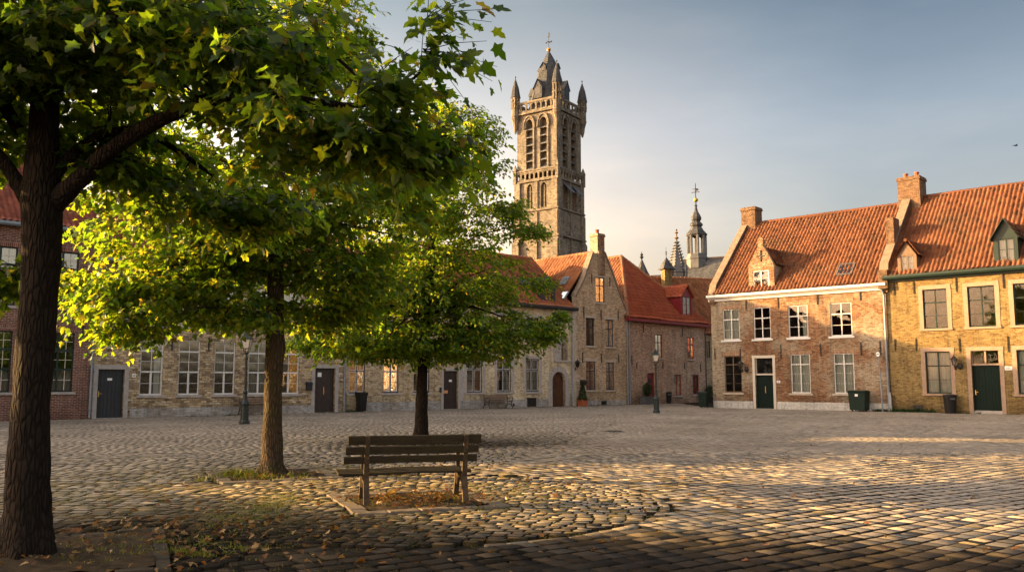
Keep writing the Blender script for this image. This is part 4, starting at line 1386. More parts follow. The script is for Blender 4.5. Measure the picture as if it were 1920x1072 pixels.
# louvres, mullions and hood moulds of the belfry windows
for k in (0, 1):
    for cx in (-1.45, 1.45):
        b = MB()
        z = z_g1 + .5
        while z < tz(240):
            P = [rotk(k, p) for p in ((cx - .74, -S_ + .12, z), (cx + .74, -S_ + .12, z), (cx + .74, -S_ + .95, z + .75), (cx - .74, -S_ + .95, z + .75))]
            Q = [rotk(k, p) for p in ((cx - .74, -S_ + .12, z - .1), (cx + .74, -S_ + .12, z - .1), (cx + .74, -S_ + .95, z + .65), (cx - .74, -S_ + .95, z + .65))]
            b.poly(P); b.poly(Q); b.poly([P[0], P[1], Q[1], Q[0]])
            z += 1.42
        b.build('louvre', M['lead'], T)
        m = MB()
        o1 = lancet(cx, 1.5, z_g1 + .3, tz(233)); o2 = lancet(cx, 2.15, z_g1 + .3, tz(233) + .45); o3 = lancet(cx, 2.5, z_g1 + .3, tz(233) + .75)
        for i in range(1, len(o1) - 1):
            for a, c, yy, dp in ((o1, o2, .22, .1), (o2, o3, .36, .12)):
                p = [(a[i][0], a[i][1]), (c[i][0], c[i][1]), (c[i + 1][0], c[i + 1][1]), (a[i + 1][0], a[i + 1][1])]
                if a is o2 and (a[i][1] < tz(262) or a[i + 1][1] < tz(262)): continue
                f = [rotk(k, (q[0], -S_ - yy + .1, q[1])) for q in p]; g = [rotk(k, (q[0], -S_ + .12, q[1])) for q in p]
                m.poly(f); m.poly([f[1], f[2], g[2], g[1]]); m.poly([f[0], f[3], g[3], g[0]])
        m.build('hood_mould', M['tower_stone'], T)
# tracery in lower left lancets; timber shades on the right face
for cx in (-1.45, 1.45):
    b = MB().box(cx - .09, cx + .09, -S_ + .2, -S_ + .4, tz(397), tz(356))
    b.box(cx - .5, cx + .5, -S_ + .2, -S_ + .35, tz(366), tz(365))
    b.build('mullion', M['tower_stone'], T)
for cx in (-1.4, 1.5):
    P = [rotk(1, p) for p in ((cx - .85, -S_ - .05, tz(353)), (cx + .85, -S_ - .05, tz(353)), (cx + .85, -S_ - 1.5, tz(353) - 1.6), (cx - .85, -S_ - 1.5, tz(353) - 1.6))]
    b = MB().poly(P).poly([(p[0], p[1], p[2] - .1) for p in P])
    for i in range(4): b.poly([P[i], P[(i + 1) % 4], tuple(np.subtract(P[(i + 1) % 4], (0, 0, .1))), tuple(np.subtract(P[i], (0, 0, .1)))])
    b.build('window_shade', M['lead'], T)
    b = MB()
    for dx in (-.3, .15):
        q = [rotk(1, (cx + dx + e, -S_ + f, 0)) for e in (-.07, .07) for f in (.1, .25)]
        xs = [p[0] for p in q]; ys = [p[1] for p in q]
        b.box(min(xs), max(xs), min(ys), max(ys), tz(398), tz(357))
    b.build('mullion', M['wood_grey'], T)
# corner turrets
for i, (sx, sy) in enumerate(((-1, -1), (1, -1), (1, 1), (-1, 1))):
    c = (sx * (S_ + .12), sy * (S_ + .12), 0)
    e = 0 if i != 1 else 1.1
    zb = z_top - 1.6
    zc = tz(189) + e
    t = MB().lathe([(.15, zb - 1.6), (.38, zb - .7), (.45, zb), (.7, zb + .9), (.8, zb + 1.3), (.7, zb + 1.35), (.7, tz(212) + .4)], c, 8, math.pi / 8)
    tu = t.build('turret', M['tower_stone'], T)
    p = MB()
    for k in range(8):
        a = math.pi / 8 + k * math.pi / 4
        p.box(c[0] + .64 * math.cos(a) - .13, c[0] + .64 * math.cos(a) + .13, c[1] + .64 * math.sin(a) - .13, c[1] + .64 * math.sin(a) + .13, tz(212) + .4, zc - .1)
    p.lathe([(.9, zc - .75), (.9, zc - .1)], c, 8, math.pi / 8) if False else None
    p.lathe([(.72, zc - .3), (.84, zc - .1), (.84, zc + .05)], c, 8, math.pi / 8)
    p.lathe([(.86, (tz(212) + zc) / 2 - .02), (.86, (tz(212) + zc) / 2 + .16)], c, 8, math.pi / 8)
    p.build('turret_arcade', M['tower_stone'], tu)
    MB().lathe([(.96, zc + .05), (.9, zc + .15), (.6, zc + 1.9), (.06, zc + 3.6), (.05, zc + 3.75), (.16, zc + 3.9), (.05, zc + 4.05), (.03, zc + 4.2)], c, 8, math.pi / 8).build('turret_spire', M['slate'], tu)
# the spire
zs0, zs1 = z_top + .4, tz(95)
sp = MB().lathe([(4.25, zs0), (3.95, zs0 + .8), (2.05, zs0 + (zs1 - zs0) * .64), (1.15, zs0 + (zs1 - zs0) * .83), (.06, zs1)], (0, 0, 0), 8, math.pi / 8)
spo = sp.build('spire', M['slate'], T)
for k in range(4):
    for rr, zz, w, hh, mm in ((3.75, zs0 + 2.3, .85, 1.9, 'tower_stone'), (1.95, zs0 + (zs1 - zs0) * .62, .55, 1.0, 'slate')):
        b = MB()
        pts = [(-w, -rr, zz), (w, -rr, zz), (w, -rr, zz + hh), (0, -rr, zz + hh * 1.75), (-w, -rr, zz + hh)]
        b.poly([rotk(k, p) for p in pts])
        top = rotk(k, (0, -rr * .35, zz + hh * 1.75))
        for sg in (-1, 1):
            b.poly([rotk(k, (sg * (w + .15), -rr - .15, zz + hh * .9)), rotk(k, (sg * (w + .15), -rr * .4, zz + hh * .9)), rotk(k, (0, -rr * .4, zz + hh * 1.85)), rotk(k, (0, -rr - .15, zz + hh * 1.85))])
            b.poly([rotk(k, (sg * w, -rr, zz)), rotk(k, (sg * w, -rr * .4, zz)), rotk(k, (sg * w, -rr * .4, zz + hh)), rotk(k, (sg * w, -rr, zz + hh))])
        d = b.build('spire_dormer', M[mm] if mm == 'slate' else M['slate'], spo)
        o = MB()
        o.poly([rotk(k, p) for p in ((-w * .6, -rr - .02, zz + hh * .35), (w * .6, -rr - .02, zz + hh * .35), (w * .6, -rr - .02, zz + hh), (-w * .6, -rr - .02, zz + hh))])
        o.build('dormer_opening', M['black_paint'], spo)
v = MB().lathe([(.05, zs1 - .2), (.04, zs1 + 3.4), (.01, zs1 + 3.5)], (0, 0, 0), 6)
v.box(-.55, .55, -.04, .04, zs1 + 1.5, zs1 + 1.6).box(-.04, .04, -.5, .5, zs1 + 1.55, zs1 + 1.64)
for sx in (-.55, .55): v.lathe([(.12, -.12), (.12, .12)], (sx, 0, zs1 + 1.55), 6)
v.prism([(-.3, zs1 + 2.5), (.25, zs1 + 2.4), (.1, zs1 + 2.75), (.3, zs1 + 3.2), (-.05, zs1 + 3.0), (-.1, zs1 + 2.7)], -.03, .03)
v.build('weathervane', M['iron'], T)
MB().lathe([(.05, -.4), (.3, -.25), (.4, 0), (.3, .25), (.05, .4)], (0, 0, zs1 + .15), 10).build('gilded_ball', M['gold'], T)

# ------------------------------------------------------------------ church beyond the roofs
CY = 105.0
cz = lambda py, x=1307: at(x, py, CY).z
cx_ = lambda px, py: at(px, py, CY).x
K = tag(empty('church', (cx_(1307, 480), CY, 0), R(-28)), 'grey slate church roof carrying an arcaded lantern with an onion spire', 'church')
sc = CY / 1620 * 1.02
ze_, zr2 = cz(512), cz(486)
rf = MB()
L0, L1, wd = -2.2, 14.0, 4.6
hgt = zr2
rf.poly([(L0, -wd, hgt - 5.2), (L1, -wd, hgt - 5.2), (L1, 0, hgt), (L0, 0, hgt)])
rf.poly([(L0, wd, hgt - 5.2), (L1, wd, hgt - 5.2), (L1, 0, hgt), (L0, 0, hgt)])
rf.poly([(L0, -wd, hgt - 5.2), (L0, wd, hgt - 5.2), (L0, 0, hgt)])
rf.build('church_roof', M['slate'], K, recalc=False)
MB().tube([(L0, -wd, hgt - 5.2), (L0, 0, hgt + .05), (L0, wd, hgt - 5.2)], .14, 5).tube([(L0, 0, hgt + .05), (L1, 0, hgt + .05)], .12, 5).build('ridge_roll', M['coping'], K)
MB().box(L0 + .1, L1 - .1, -wd + .3, wd - .3, 0, hgt - 5.1).build('church_wall', M['tower_stone'], K)
lb, lt = cz(487), cz(442)
ln = MB().lathe([(1.28, hgt - 1.2), (1.28, lb), (1.36, lb + .05), (1.36, lb + .3), (1.2, lb + .35), (1.2, lb + .7)], (0, 0, 0), 8, math.pi / 8)
lno = ln.build('lantern_base', M['lead'], K)
p = MB()
for k in range(8):
    a = math.pi / 8 + k * math.pi / 4
    p.lathe([(.17, lb + .6), (.17, lt)], (1.06 * math.cos(a), 1.06 * math.sin(a), 0), 6)
    b_ = a + math.pi / 4
    A_, B_ = V3((1.06 * math.cos(a), 1.06 * math.sin(a), 0)), V3((1.06 * math.cos(b_), 1.06 * math.sin(b_), 0))
    for t in np.linspace(0, 1, 9)[:-1]:
        t2 = t + .125
        z1_, z2_ = lt - .55 + .5 * math.sin(math.pi * t) ** .6, lt - .55 + .5 * math.sin(math.pi * t2) ** .6
        q1, q2 = A_.lerp(B_, t), A_.lerp(B_, t2)
        p.poly([(q1.x, q1.y, z1_), (q2.x, q2.y, z2_), (q2.x, q2.y, lt), (q1.x, q1.y, lt)])
p.build('lantern_arcade', M['lead'], lno)
kz = lambda py: cz(py)
kr = lambda px: px * CY / 1620
prof = [(kr(17.5), lt), (kr(20), lt + .05), (kr(20), lt + .2), (kr(13.5), kz(432)), (kr(10.5), kz(427)), (kr(9.3), kz(425)), (kr(12), kz(423.5)), (kr(12.2), kz(420.5)), (kr(9), kz(417)), (kr(7), kz(415)), (kr(9.5), kz(412)), (kr(9.8), kz(408)), (kr(7.5), kz(403)), (kr(4), kz(397)), (kr(2.2), kz(390)), (kr(1.8), kz(387)), (kr(3.4), kz(386)), (kr(1.6), kz(384)), (kr(1), kz(378)), (kr(.6), kz(376))]
MB().lathe(prof, (0, 0, 0), 8, math.pi / 8).build('onion_spire', M['slate'], lno)
v = MB().lathe([(.06, kz(378)), (.05, kz(345)), (.01, kz(343))], (0, 0, 0), 6).box(-.5, .5, -.04, .04, kz(361), kz(360)).box(-.35, .35, -.03, .03, kz(355), kz(354)).prism([(-.1, kz(359)), (.45, kz(357)), (.1, kz(353))], -.03, .03)
v.build('weathervane', M['iron'], lno)
MB().lathe([(.05, -.3), (.26, -.15), (.3, 0), (.26, .15), (.05, .3)], (0, 0, kz(375)), 10).build('gilded_ball', M['gold'], lno)

# crocketed pinnacle
PY = 95.0
pz = lambda py, x=1270: at(x, py, PY).z
pc = at(1269, 480, PY)
PN = tag(empty('stone_pinnacle', (pc.x, PY, 0)), 'slender crocketed stone pinnacle rising behind the tiled roofs', 'spire')
z0, z1 = pz(523), pz(452)
b = MB().lathe([(1.1, 0), (1.1, pz(512)), (1.25, pz(511)), (1.02, pz(508)), (.12, z1), (.09, z1 + .1)], (0, 0, 0), 8, math.pi / 8)
for k in range(8):
    a = math.pi / 8 + k * math.pi / 4
    for t in np.linspace(.05, .95, 10):
        r = 1.02 + (.12 - 1.02) * t
        z = pz(508) + (z1 - pz(508)) * t
        b.obox((math.cos(a) * (r + .08), math.sin(a) * (r + .08), z), (math.cos(a), math.sin(a), .5), (-math.sin(a), math.cos(a), 0), (0, 0, 1), .09, .06, .06)
for k in range(4):
    a = k * math.pi / 2 + math.pi / 4
    b.lathe([(.22, pz(530)), (.22, pz(508)), (.3, pz(507)), (.03, pz(494))], (1.1 * math.cos(a), 1.1 * math.sin(a), 0), 4)
b.build('pinnacle_shaft', M['lead'], PN)
MB().lathe([(.08, z1), (.1, z1 + .2), (.3, z1 + .35), (.1, z1 + .5), (.08, z1 + .8), (.24, z1 + .95), (.06, z1 + 1.1), (.14, z1 + 1.25), (.02, z1 + 1.4)], (0, 0, 0), 8).build('finial', M['coping'], PN)

# small slate turret with a low nave roof
QY = 120.0
qz = lambda py, x=1205: at(x, py, QY).z
qc = at(1203.5, 500, QY)
Q = tag(empty('slate_turret', (qc.x, QY, 0), R(-25)), 'small slate cone turret with a finial above a low grey roof', 'turret')
MB().lathe([(1.0, 0), (1.0, qz(517)), (1.12, qz(516)), (.85, qz(510)), (.1, qz(487)), (.07, qz(484))], (0, 0, 0), 8).build('turret_cone', M['slate'], Q)
MB().lathe([(.08, qz(486)), (.3, qz(482)), (.1, qz(480)), (.24, qz(478)), (.05, qz(474)), (.02, qz(471))], (0, 0, 0), 8).build('finial', M['iron'], Q)
rz = qz(517)
MB().poly([(1, -3, rz - 3), (10, -3, rz - 3), (10, 0, rz), (1, 0, rz)]).poly([(1, 3, rz - 3), (10, 3, rz - 3), (10, 0, rz), (1, 0, rz)]).box(1, 10, -2.8, 2.8, 0, rz - 2.9).build('nave_roof', M['slate'], Q)
# ------------------------------------------------------------------ street furniture
def make_lamp(p, label):
    r = tag(empty('street_lamp', p), label, 'street lamp', 'old street lanterns on the square')
    m = M['iron_green']
    MB().lathe([(.2, 0), (.2, .1), (.17, .14), (.155, .16), (.145, .7), (.17, .74), (.17, .8), (.12, .86), (.085, .95), (.07, 1.15), (.09, 1.2), (.09, 1.24), (.055, 1.3), (.042, 2.45), (.065, 2.48), (.065, 2.53), (.04, 2.57), (.04, 2.66), (.09, 2.7), (.09, 2.73)], (0, 0, 0), 12).build('post', m, r, smooth=False)
    f = MB()
    zb, zt, rb, rt = 2.9, 3.24, .105, .175
    for k in range(4):
        a = math.pi / 4 + k * math.pi / 2
        c0, c1 = (1.414 * rb * math.cos(a), 1.414 * rb * math.sin(a), zb), (1.414 * rt * math.cos(a), 1.414 * rt * math.sin(a), zt)
        f.tube([c0, c1], .014, 5)
        f.tube([(.02 * math.cos(a), .02 * math.sin(a), 2.72), (.12 * math.cos(a), .12 * math.sin(a), 2.78), c0], .014, 5)
    f.box(-rb, rb, -rb, rb, zb - .03, zb)
    f.build('lantern_frame', m, r)
    g = MB().lathe([(rb * 1.38, zb), (rt * 1.36, zt)], (0, 0, 0), 4, math.pi / 4)
    g.build('lantern_glass', M['lamp_glass'], r)
    MB().lathe([(rt * 1.6, zt), (rt * 1.6, zt + .03), (rt * .8, zt + .16), (rt * .8, zt + .19), (.05, zt + .25), (.03, zt + .27), (.05, zt + .3), (.02, zt + .34)], (0, 0, 0), 4, math.pi / 4).build('lantern_roof', m, r)
    return r


pL, pR = ground(458, 795), ground(1231, 773.5)
l1 = make_lamp((pL.x, pL.y, 0), 'dark green street lamp standing before the white windows of the rubble house')
l2 = copy_tree(l1); l2.location = (pR.x, pR.y, 0); l2.scale = (.93, .93, .93)
l2['label'] = 'dark green street lamp standing before the house with the red door'


def on_wall(h, u, z, name, label, cat, group=None, y=0.0):
    return tag(empty(name, h.world(u, y, z), h.fr.ang), label, cat, group)


def wall_lantern(h, px, py, label, s=1.0):
    u, z = h.uz(px, py)
    r = on_wall(h, u, z, 'wall_lantern', label, 'wall lamp', 'wall lanterns beside the doors')
    m = M['iron']
    MB().tube([(0, 0, -.3), (0, -.1, -.34), (0, -.22, -.28), (0, -.24, -.17)], .018, 6).box(-.05, .05, -.03, 0, -.42, -.2).build('bracket', m, r)
    f = MB()
    for k in range(4):
        a = math.pi / 4 + k * math.pi / 2
        f.tube([(.08 * math.cos(a), -.24 + .08 * math.sin(a), -.16), (.15 * math.cos(a), -.24 + .15 * math.sin(a), .12)], .012, 5)
    f.lathe([(.11, -.18), (.11, -.15)], (0, -.24, 0), 4, math.pi / 4)
    f.lathe([(.2, .12), (.2, .14), (.09, .24), (.03, .28), (.02, .36)], (0, -.24, 0), 4, math.pi / 4)
    f.build('lantern_frame', m, r)
    MB().lathe([(.075, -.15), (.135, .12)], (0, -.24, 0), 4, math.pi / 4).build('lantern_glass', M['glass'], r)
    return r


wall_lantern(E, 1078, 683, 'black wall lantern on the corner stones between the arched door and the gabled house')
wall_lantern(H, 1392, 685, 'black wall lantern left of the dark green double door of the white-corniced house')
wall_lantern(I_, 1791, 678, 'black wall lantern between the curtained window and the scrollwork door of the yellow house')
for h, px, py, lb in ((H, 1400.5, 692.5, 'round black alarm bell beside the lantern on the weathered brick house'), (I_, 1800.5, 686.5, 'round black alarm bell beside the lantern on the yellow brick house')):
    u, z = h.uz(px, py)
    r = on_wall(h, u, z, 'alarm_bell', lb, 'bell', 'alarm bells on the sunlit houses')
    b = MB().tube([(0, 0, 0), (0, -.05, 0), (0, -.06, 0), (0, -.12, 0), (0, -.15, 0)], [.06, .06, .15, .13, .05], 12)
    b.box(-.1, .1, -.1, -.02, .1, .17)
    b.build('bell_housing', M['iron'], r)


def mailbox(h, px0, py0, px1, py1, label):
    q = h.rect(px0, py0, px1, py1)
    w, hh = q[1] - q[0], q[3] - q[2]
    r = on_wall(h, (q[0] + q[1]) / 2, q[2], 'mailbox', label, 'mailbox', 'letter boxes on the walls')
    MB().prism([(0, 0), (-.16, 0), (-.16, hh * .75), (-.1, hh * .93), (0, hh)], -w / 2, w / 2, 'x').build('mailbox_body', M['iron'], r)
    MB().prism([(0, hh + .02), (0, hh + .005), (-.11, hh * .94), (-.19, hh * .76), (-.19, hh * .72), (-.205, hh * .75), (-.12, hh * .98)], -w / 2 - .015, w / 2 + .015, 'x').build('flap', M['black_paint'], r)


mailbox(B, 573, 716, 583, 731, 'black letter box beside the brown double door')
mailbox(E, 1087.5, 712, 1096.5, 722, 'black letter box left of the lower windows of the gabled house')


def plate(h, px0, py0, px1, py1, name, label, cat, marks, im):
    q = h.rect(px0, py0, px1, py1)
    w, hh = q[1] - q[0], q[3] - q[2]
    r = on_wall(h, (q[0] + q[1]) / 2, q[2], name, label, cat)
    MB().box(-w / 2, w / 2, -.03, -.004, 0, hh).build('plate', M['plate_white'], r)
    b = MB()
    for k in marks: b.box(k[0] * w, k[1] * w, -.034, -.031, k[2] * hh, k[3] * hh)
    b.build('printed_marks', im, r)


plate(B, 248, 700, 254, 707, 'wall_plate', 'small white plate with a blue mark beside the slate-grey door', 'sign', [(-.2, .2, .35, .5), (-.05, .25, .5, .72), (-.28, -.05, .28, .42)], M['ink'])
plate(I_, 1884, 686.5, 1898, 693.5, 'house_sign', 'white sign with small red lettering right of the yellow house door', 'sign', [(-.3, -.24, .3, .62), (-.22, -.14, .3, .4), (-.12, -.07, .3, .66), (-.05, .03, .3, .5), (.05, .1, .3, .66), (.12, .2, .52, .64), (.13, .2, .3, .38), (.22, .28, .3, .6)], M['ink_red'])
plate(H, 1456.5, 713, 1463, 717.5, 'house_number_plate', 'tiny white number plate right of the dark green double door', 'sign', [(-.2, -.1, .3, .7), (.0, .2, .6, .7), (.1, .2, .3, .7)], M['ink'])


def wheelie_bin(p, rz, w, hh, m, name, label, group=None, lidm=None):
    r = tag(empty(name, (p.x, p.y, 0), rz), label, 'bin', group)
    b = MB()
    t, o = w / 2, w / 2 * .78
    lo = [(-o, -o, .06), (o, -o, .06), (o, o, .06), (-o, o, .06)]
    hi = [(-t, -t, hh - .1), (t, -t, hh - .1), (t, t, hh - .1), (-t, t, hh - .1)]
    b.poly(lo[::-1])
    for i in range(4): b.poly([lo[i], lo[(i + 1) % 4], hi[(i + 1) % 4], hi[i]])
    b.box(-t - .025, t + .025, -t - .025, t + .025, hh - .16, hh - .1)
    for x in (-t * .5, 0, t * .5): b.box(x - .012, x + .012, -t * .93, -t * .86, .2, hh - .3)
    b.build('bin_body', m, r)
    l = MB().prism([(-t - .05, hh - .1), (t + .03, hh - .1), (t + .03, hh - .03), (t * .3, hh + .01), (-t * .8, hh - .01), (-t - .05, hh - .06)], -t - .02, t + .02, 'x')
    l.tube([(-t * .7, t + .07, hh - .06), (t * .7, t + .07, hh - .06)], .018, 6)
    l.build('lid', lidm or m, r)
    for sx in (-1, 1):
        MB().tube([(sx * t * .7 - .025, o + .02, .1), (sx * t * .7 + .025, o + .02, .1)], .1, 12).build('wheel', M['black_paint'], r)
    return r


def base_u(h, px, py, off): 
    u = h.u(px, py)
    return h.world(u, -off, 0)


wheelie_bin(base_u(C, 671.5, 745, .35), LF.ang, .46, 1.06, M['bin_black'], 'wheelie_bin', 'black wheelie bin under the narrow window of the tan rubble house', 'rubbish bins on the square')
wheelie_bin(base_u(H, 1329.5, 750, .7), RF.ang + .2, .52, 1.0, M['bin_green'], 'wheelie_bin', 'dark green wheelie bin at the mouth of the alley', 'rubbish bins on the square')
# big green container
pc = base_u(H, 1618, 752, .55)
r = tag(empty('waste_container', (pc.x, pc.y, 0), RF.ang), 'large square dark green waste container against the weathered brick house', 'container')
MB().prism([(-.4, .08), (.4, .08), (.46, 1.02), (-.46, 1.02)], -.36, .36).box(-.47, .47, -.4, .4, .98, 1.03).build('container_body', M['bin_green'], r)
MB().prism([(-.4, 1.03), (.4, 1.03), (.4, 1.08), (.1, 1.15), (-.3, 1.13), (-.42, 1.07)], -.48, .48, 'x').build('lid', M['bin_green'], r)
MB().box(-.08, .08, -.39, -.37, .82, .95).build('sticker', M['plate_white'], r)
for sx in (-.3, .3):
    for sy in (-.25, .25): MB().tube([(sx - .03, sy, .06), (sx + .03, sy, .06)], .06, 10).build('wheel', M['black_paint'], r)


def round_bin(p, rad, hh, label, rz=0):
    r = tag(empty('litter_bin', (p.x, p.y, 0), rz), label, 'bin', 'rubbish bins on the square')
    b = MB().lathe([(rad * .8, 0), (rad * .82, .05), (rad * .95, hh * .7), (rad, hh * .86), (rad * 1.06, hh * .87), (rad * 1.06, hh * .92)], (0, 0, 0), 16)
    b.build('bin_body', M['bin_black'], r, smooth=False)
    MB().lathe([(rad * 1.06, hh * .921), (rad * .98, hh * .97), (rad * .5, hh), (rad * .1, hh * 1.01)], (0, 0, 0), 16).build('lid', M['bin_black'], r)
    MB().box(-.12, .12, -rad * 1.0, -rad * .9, hh * .72, hh * .8).build('opening', M['lead'], r)


round_bin(base_u(FH, 1247, 750, .35), .22, .88, 'round black litter bin between the red door and the red lower window')
round_bin(base_u(I_, 1786, 758, .4), .32, .98, 'round black litter bin beside the scrollwork door of the yellow house')
# no-parking style pole sign
ps = base_u(H, 1658.5, 767, .3)
r = tag(empty('sign_post', (ps.x, ps.y, 0), RF.ang - .35), 'thin grey sign post with a small round weathered sign beside the drainpipes', 'sign')
MB().tube([(0, 0, 0), (-.02, 0, 1.55)], .045, 10).tube([(-.02, 0, 1.5), (-.1, 0, 3.0)], .026, 8).build('post', M['zinc'], r)
MB().tube([(-.1, -.03, 3.12), (-.1, -.05, 3.12)], .17, 18).build('sign_disc', M['lead'], r)
b = MB()
b.tube([(-.1, -.052, 3.12), (-.1, -.056, 3.12)], .12, 18)
b.build('sign_face', M['plate_white'], r)
b = MB().box(-.18, -.12, -.06, -.057, 3.09, 3.16).box(-.1, -.03, -.06, -.057, 3.09, 3.15)
b.build('printed_marks', M['ink'], r)
pq = base_u(I_, 1672, 767, .15)
r = tag(empty('cable_post', (pq.x, pq.y, 0), RF.ang), 'short grey cable guard standing at the foot of the drainpipe', 'post')
MB().box(-.07, .07, -.05, .05, 0, .8).box(-.05, .05, -.035, .035, .8, 1.05).build('post', M['zinc'], r)


# ---- garden benches against the walls
def iron_bench(p, rz, L, label, wood):
    r = tag(empty('garden_bench', (p.x, p.y, 0), rz), label, 'bench', 'benches standing against the shaded wall')
    s = MB()
    for k in range(5): s.box(-L / 2, L / 2, -.42 + k * .085, -.355 + k * .085, .43, .455)
    s.build('seat', wood, r)
    b = MB()
    for k in range(3):
        z = .56 + k * .11
        b.obox((0, .03 + k * .03, z), (1, 0, 0), (0, .3, 1), (0, -1, .3), L / 2, .045, .013)
    b.build('backrest', wood, r)
    for sx in (-1, 1):
        x = sx * (L / 2 - .1)
        f = MB()
        f.tube([(x, .18, 0), (x, .05, .2), (x, -.02, .42), (x, .03, .6), (x, .1, .86)], [.03, .022, .026, .02, .018], 7)
        f.tube([(x, -.5, 0), (x, -.44, .1), (x, -.36, .28), (x, -.4, .42)], [.03, .022, .022, .024], 7)
        f.tube([(x, -.46, .41), (x, 0, .41)], .022, 7)
        f.tube([(x, -.4, .42), (x, -.5, .55), (x, -.48, .66), (x, -.38, .65), (x, .03, .62)], .02, 7)
        f.tube([(x, -.38, .2), (x, -.2, .3), (x, 0, .2)], .016, 6)
        f.build('end_frame', M['iron'], r)
    return r


u = B.u(469, 776)
iron_bench(B.world(u, -.3, 0), LF.ang, B.u(497, 770) - B.u(441, 775), 'brown slatted bench against the white-windowed rubble house behind the lamp', M['wood_grey'])
u = D_.u(924, 766)
iron_bench(D_.world(u, -.32, 0), LF.ang, (D_.u(947, 765) - D_.u(900, 766)), 'slatted bench with curled iron ends under the blue windows', M['wood_grey'])

# ---- the mossy bench in front
fa, fb = ground(687, 948), ground(873, 941)
bx = V3((fb.x - fa.x, fb.y - fa.y, 0)); BL = bx.length; bx.normalize()
BA = math.atan2(bx.y, bx.x)
bench = tag(empty('park_bench', (fa.x, fa.y, 0), BA), 'weathered mossy wooden bench seen from behind in the golden light strip', 'bench')
x0, x1 = -.28, BL + .18
kw = NT('mossy_bench_wood', .85, .2)
mpw = kw.n('Mapping'); mpw.inputs['Scale'].default_value = (.6, 9, 9); kw.l(kw.obj(), mpw.inputs['Vector'])
gw = kw.noise(mpw.outputs[0], 4.5, 8, .7)
cw = kw.ramp(gw.outputs['Fac'], [(.3, (.014, .010, .007)), (.7, (.052, .039, .024))])
n3 = kw.noise(kw.obj(), 5, 6, .7)
cw = kw.mix(kw.ramp(n3.outputs['Fac'], [(.47, 0.0), (.62, .7)]), cw, (.036, .034, .011))
kw.color(cw); kw.bump(gw.outputs['Fac'], .6, .012)
mossy = kw.m
metal = plain('rusty_painted_frame', (.06, .04, .022), .75, .3, 0, .5, 14, .4)


def board(b, x0, x1, c, hw, ht, tilt, rnd):
    """one plank, long along x, slightly irregular"""
    az = V3((0, -math.sin(tilt), math.cos(tilt))); ay = V3((0, math.cos(tilt), math.sin(tilt)))
    c = V3(c)
    n = 8
    ch = .012
    sec = [(-ht, -hw + ch), (-ht + ch, -hw), (ht - ch, -hw), (ht, -hw + ch), (ht, hw - ch), (ht - ch, hw), (-ht + ch, hw), (-ht, hw - ch)]
    rings = []
    for i in range(n + 1):
        x = x0 + (x1 - x0) * i / n
        w = rnd.uniform(-.003, .003); d = .006 * math.sin(i * .8 + c.z * 9)
        rings.append([V3((x, c.y, c.z)) + ay * (p[0] + d) + az * (p[1] * (1 + w)) for p in sec])
    for i in range(n):
        for k in range(8):
            b.poly([rings[i][k], rings[i + 1][k], rings[i + 1][(k + 1) % 8], rings[i][(k + 1) % 8]])
    b.poly(rings[0]); b.poly(rings[-1][::-1])


rnd = random.Random(3)
for k, (z, hw, dx) in enumerate(((.842, .06, .03), (.706, .053, .0), (.585, .047, -.02))):
    b = MB()
    y = -.07 + (.835 - z) * .24
    board(b, x0 + dx, x1 + dx, (0, y + .06, z), hw, .02, .23, rnd)
    b.build('back_board', mossy, bench)
for k in range(4):
    b = MB()
    board(b, x0 - .08, x1 - .08 + .02 * (k % 2), (0, .15 + k * .12, .398 + .006 * k), .05, .018, math.pi / 2 - .03, rnd)
    b.build('seat_board', mossy, bench)
for x in (0, BL):
    f = MB()
    # rear post: splayed foot, kink at seat height, then leaning back
    f.bar((x, .0, 0), (x, .115, .36), .075, .055, (0, 1, 0)).bar((x, .105, .34), (x, .045, .6), .07, .05, (0, 1, 0)).bar((x, .045, .58), (x, -.035, .9), .062, .045, (0, 1, 0))
    f.build('rear_leg', metal, bench)
    g = MB()
    g.bar((x, .66, 0), (x, .52, .4), .07, .055, (0, 1, 0)).bar((x, .52, .38), (x, .53, .62), .055, .045, (0, 1, 0))
    g.build('front_leg', metal, bench)
    a = MB()
    a.bar((x, .08, .355), (x, .56, .36), .06, .045)
    pts = [(x, .07, .16), (x, .14, .26), (x, .24, .325), (x, .34, .335), (x, .44, .325), (x, .53, .26), (x, .6, .16)]
    a.tube(pts, [.03, .034, .036, .03, .036, .034, .03], 6)
    a.build('seat_bearer', metal, bench)
    q = MB().bar((x, -.0, .66), (x, .58, .64), .06, .028)
    q.build('armrest', mossy, bench)
    bolts = MB()
    for z, yy in ((.842, -.055), (.706, -.02), (.585, .0)):
        bolts.tube([(x, yy - .02, z), (x, yy - .045, z)], .013, 6)
    bolts.build('bolt', M['iron'], bench)

# ---- tree beds with stone edging
soil = plain('dark_soil', (.045, .032, .02), .95, .1, 0, .5, 9, .8)
kerbm = plain('worn_edging_stone', (.15, .12, .09), .85, .2, 0, .3, 7, .4)
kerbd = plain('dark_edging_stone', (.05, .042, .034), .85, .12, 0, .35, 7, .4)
BEDS = []


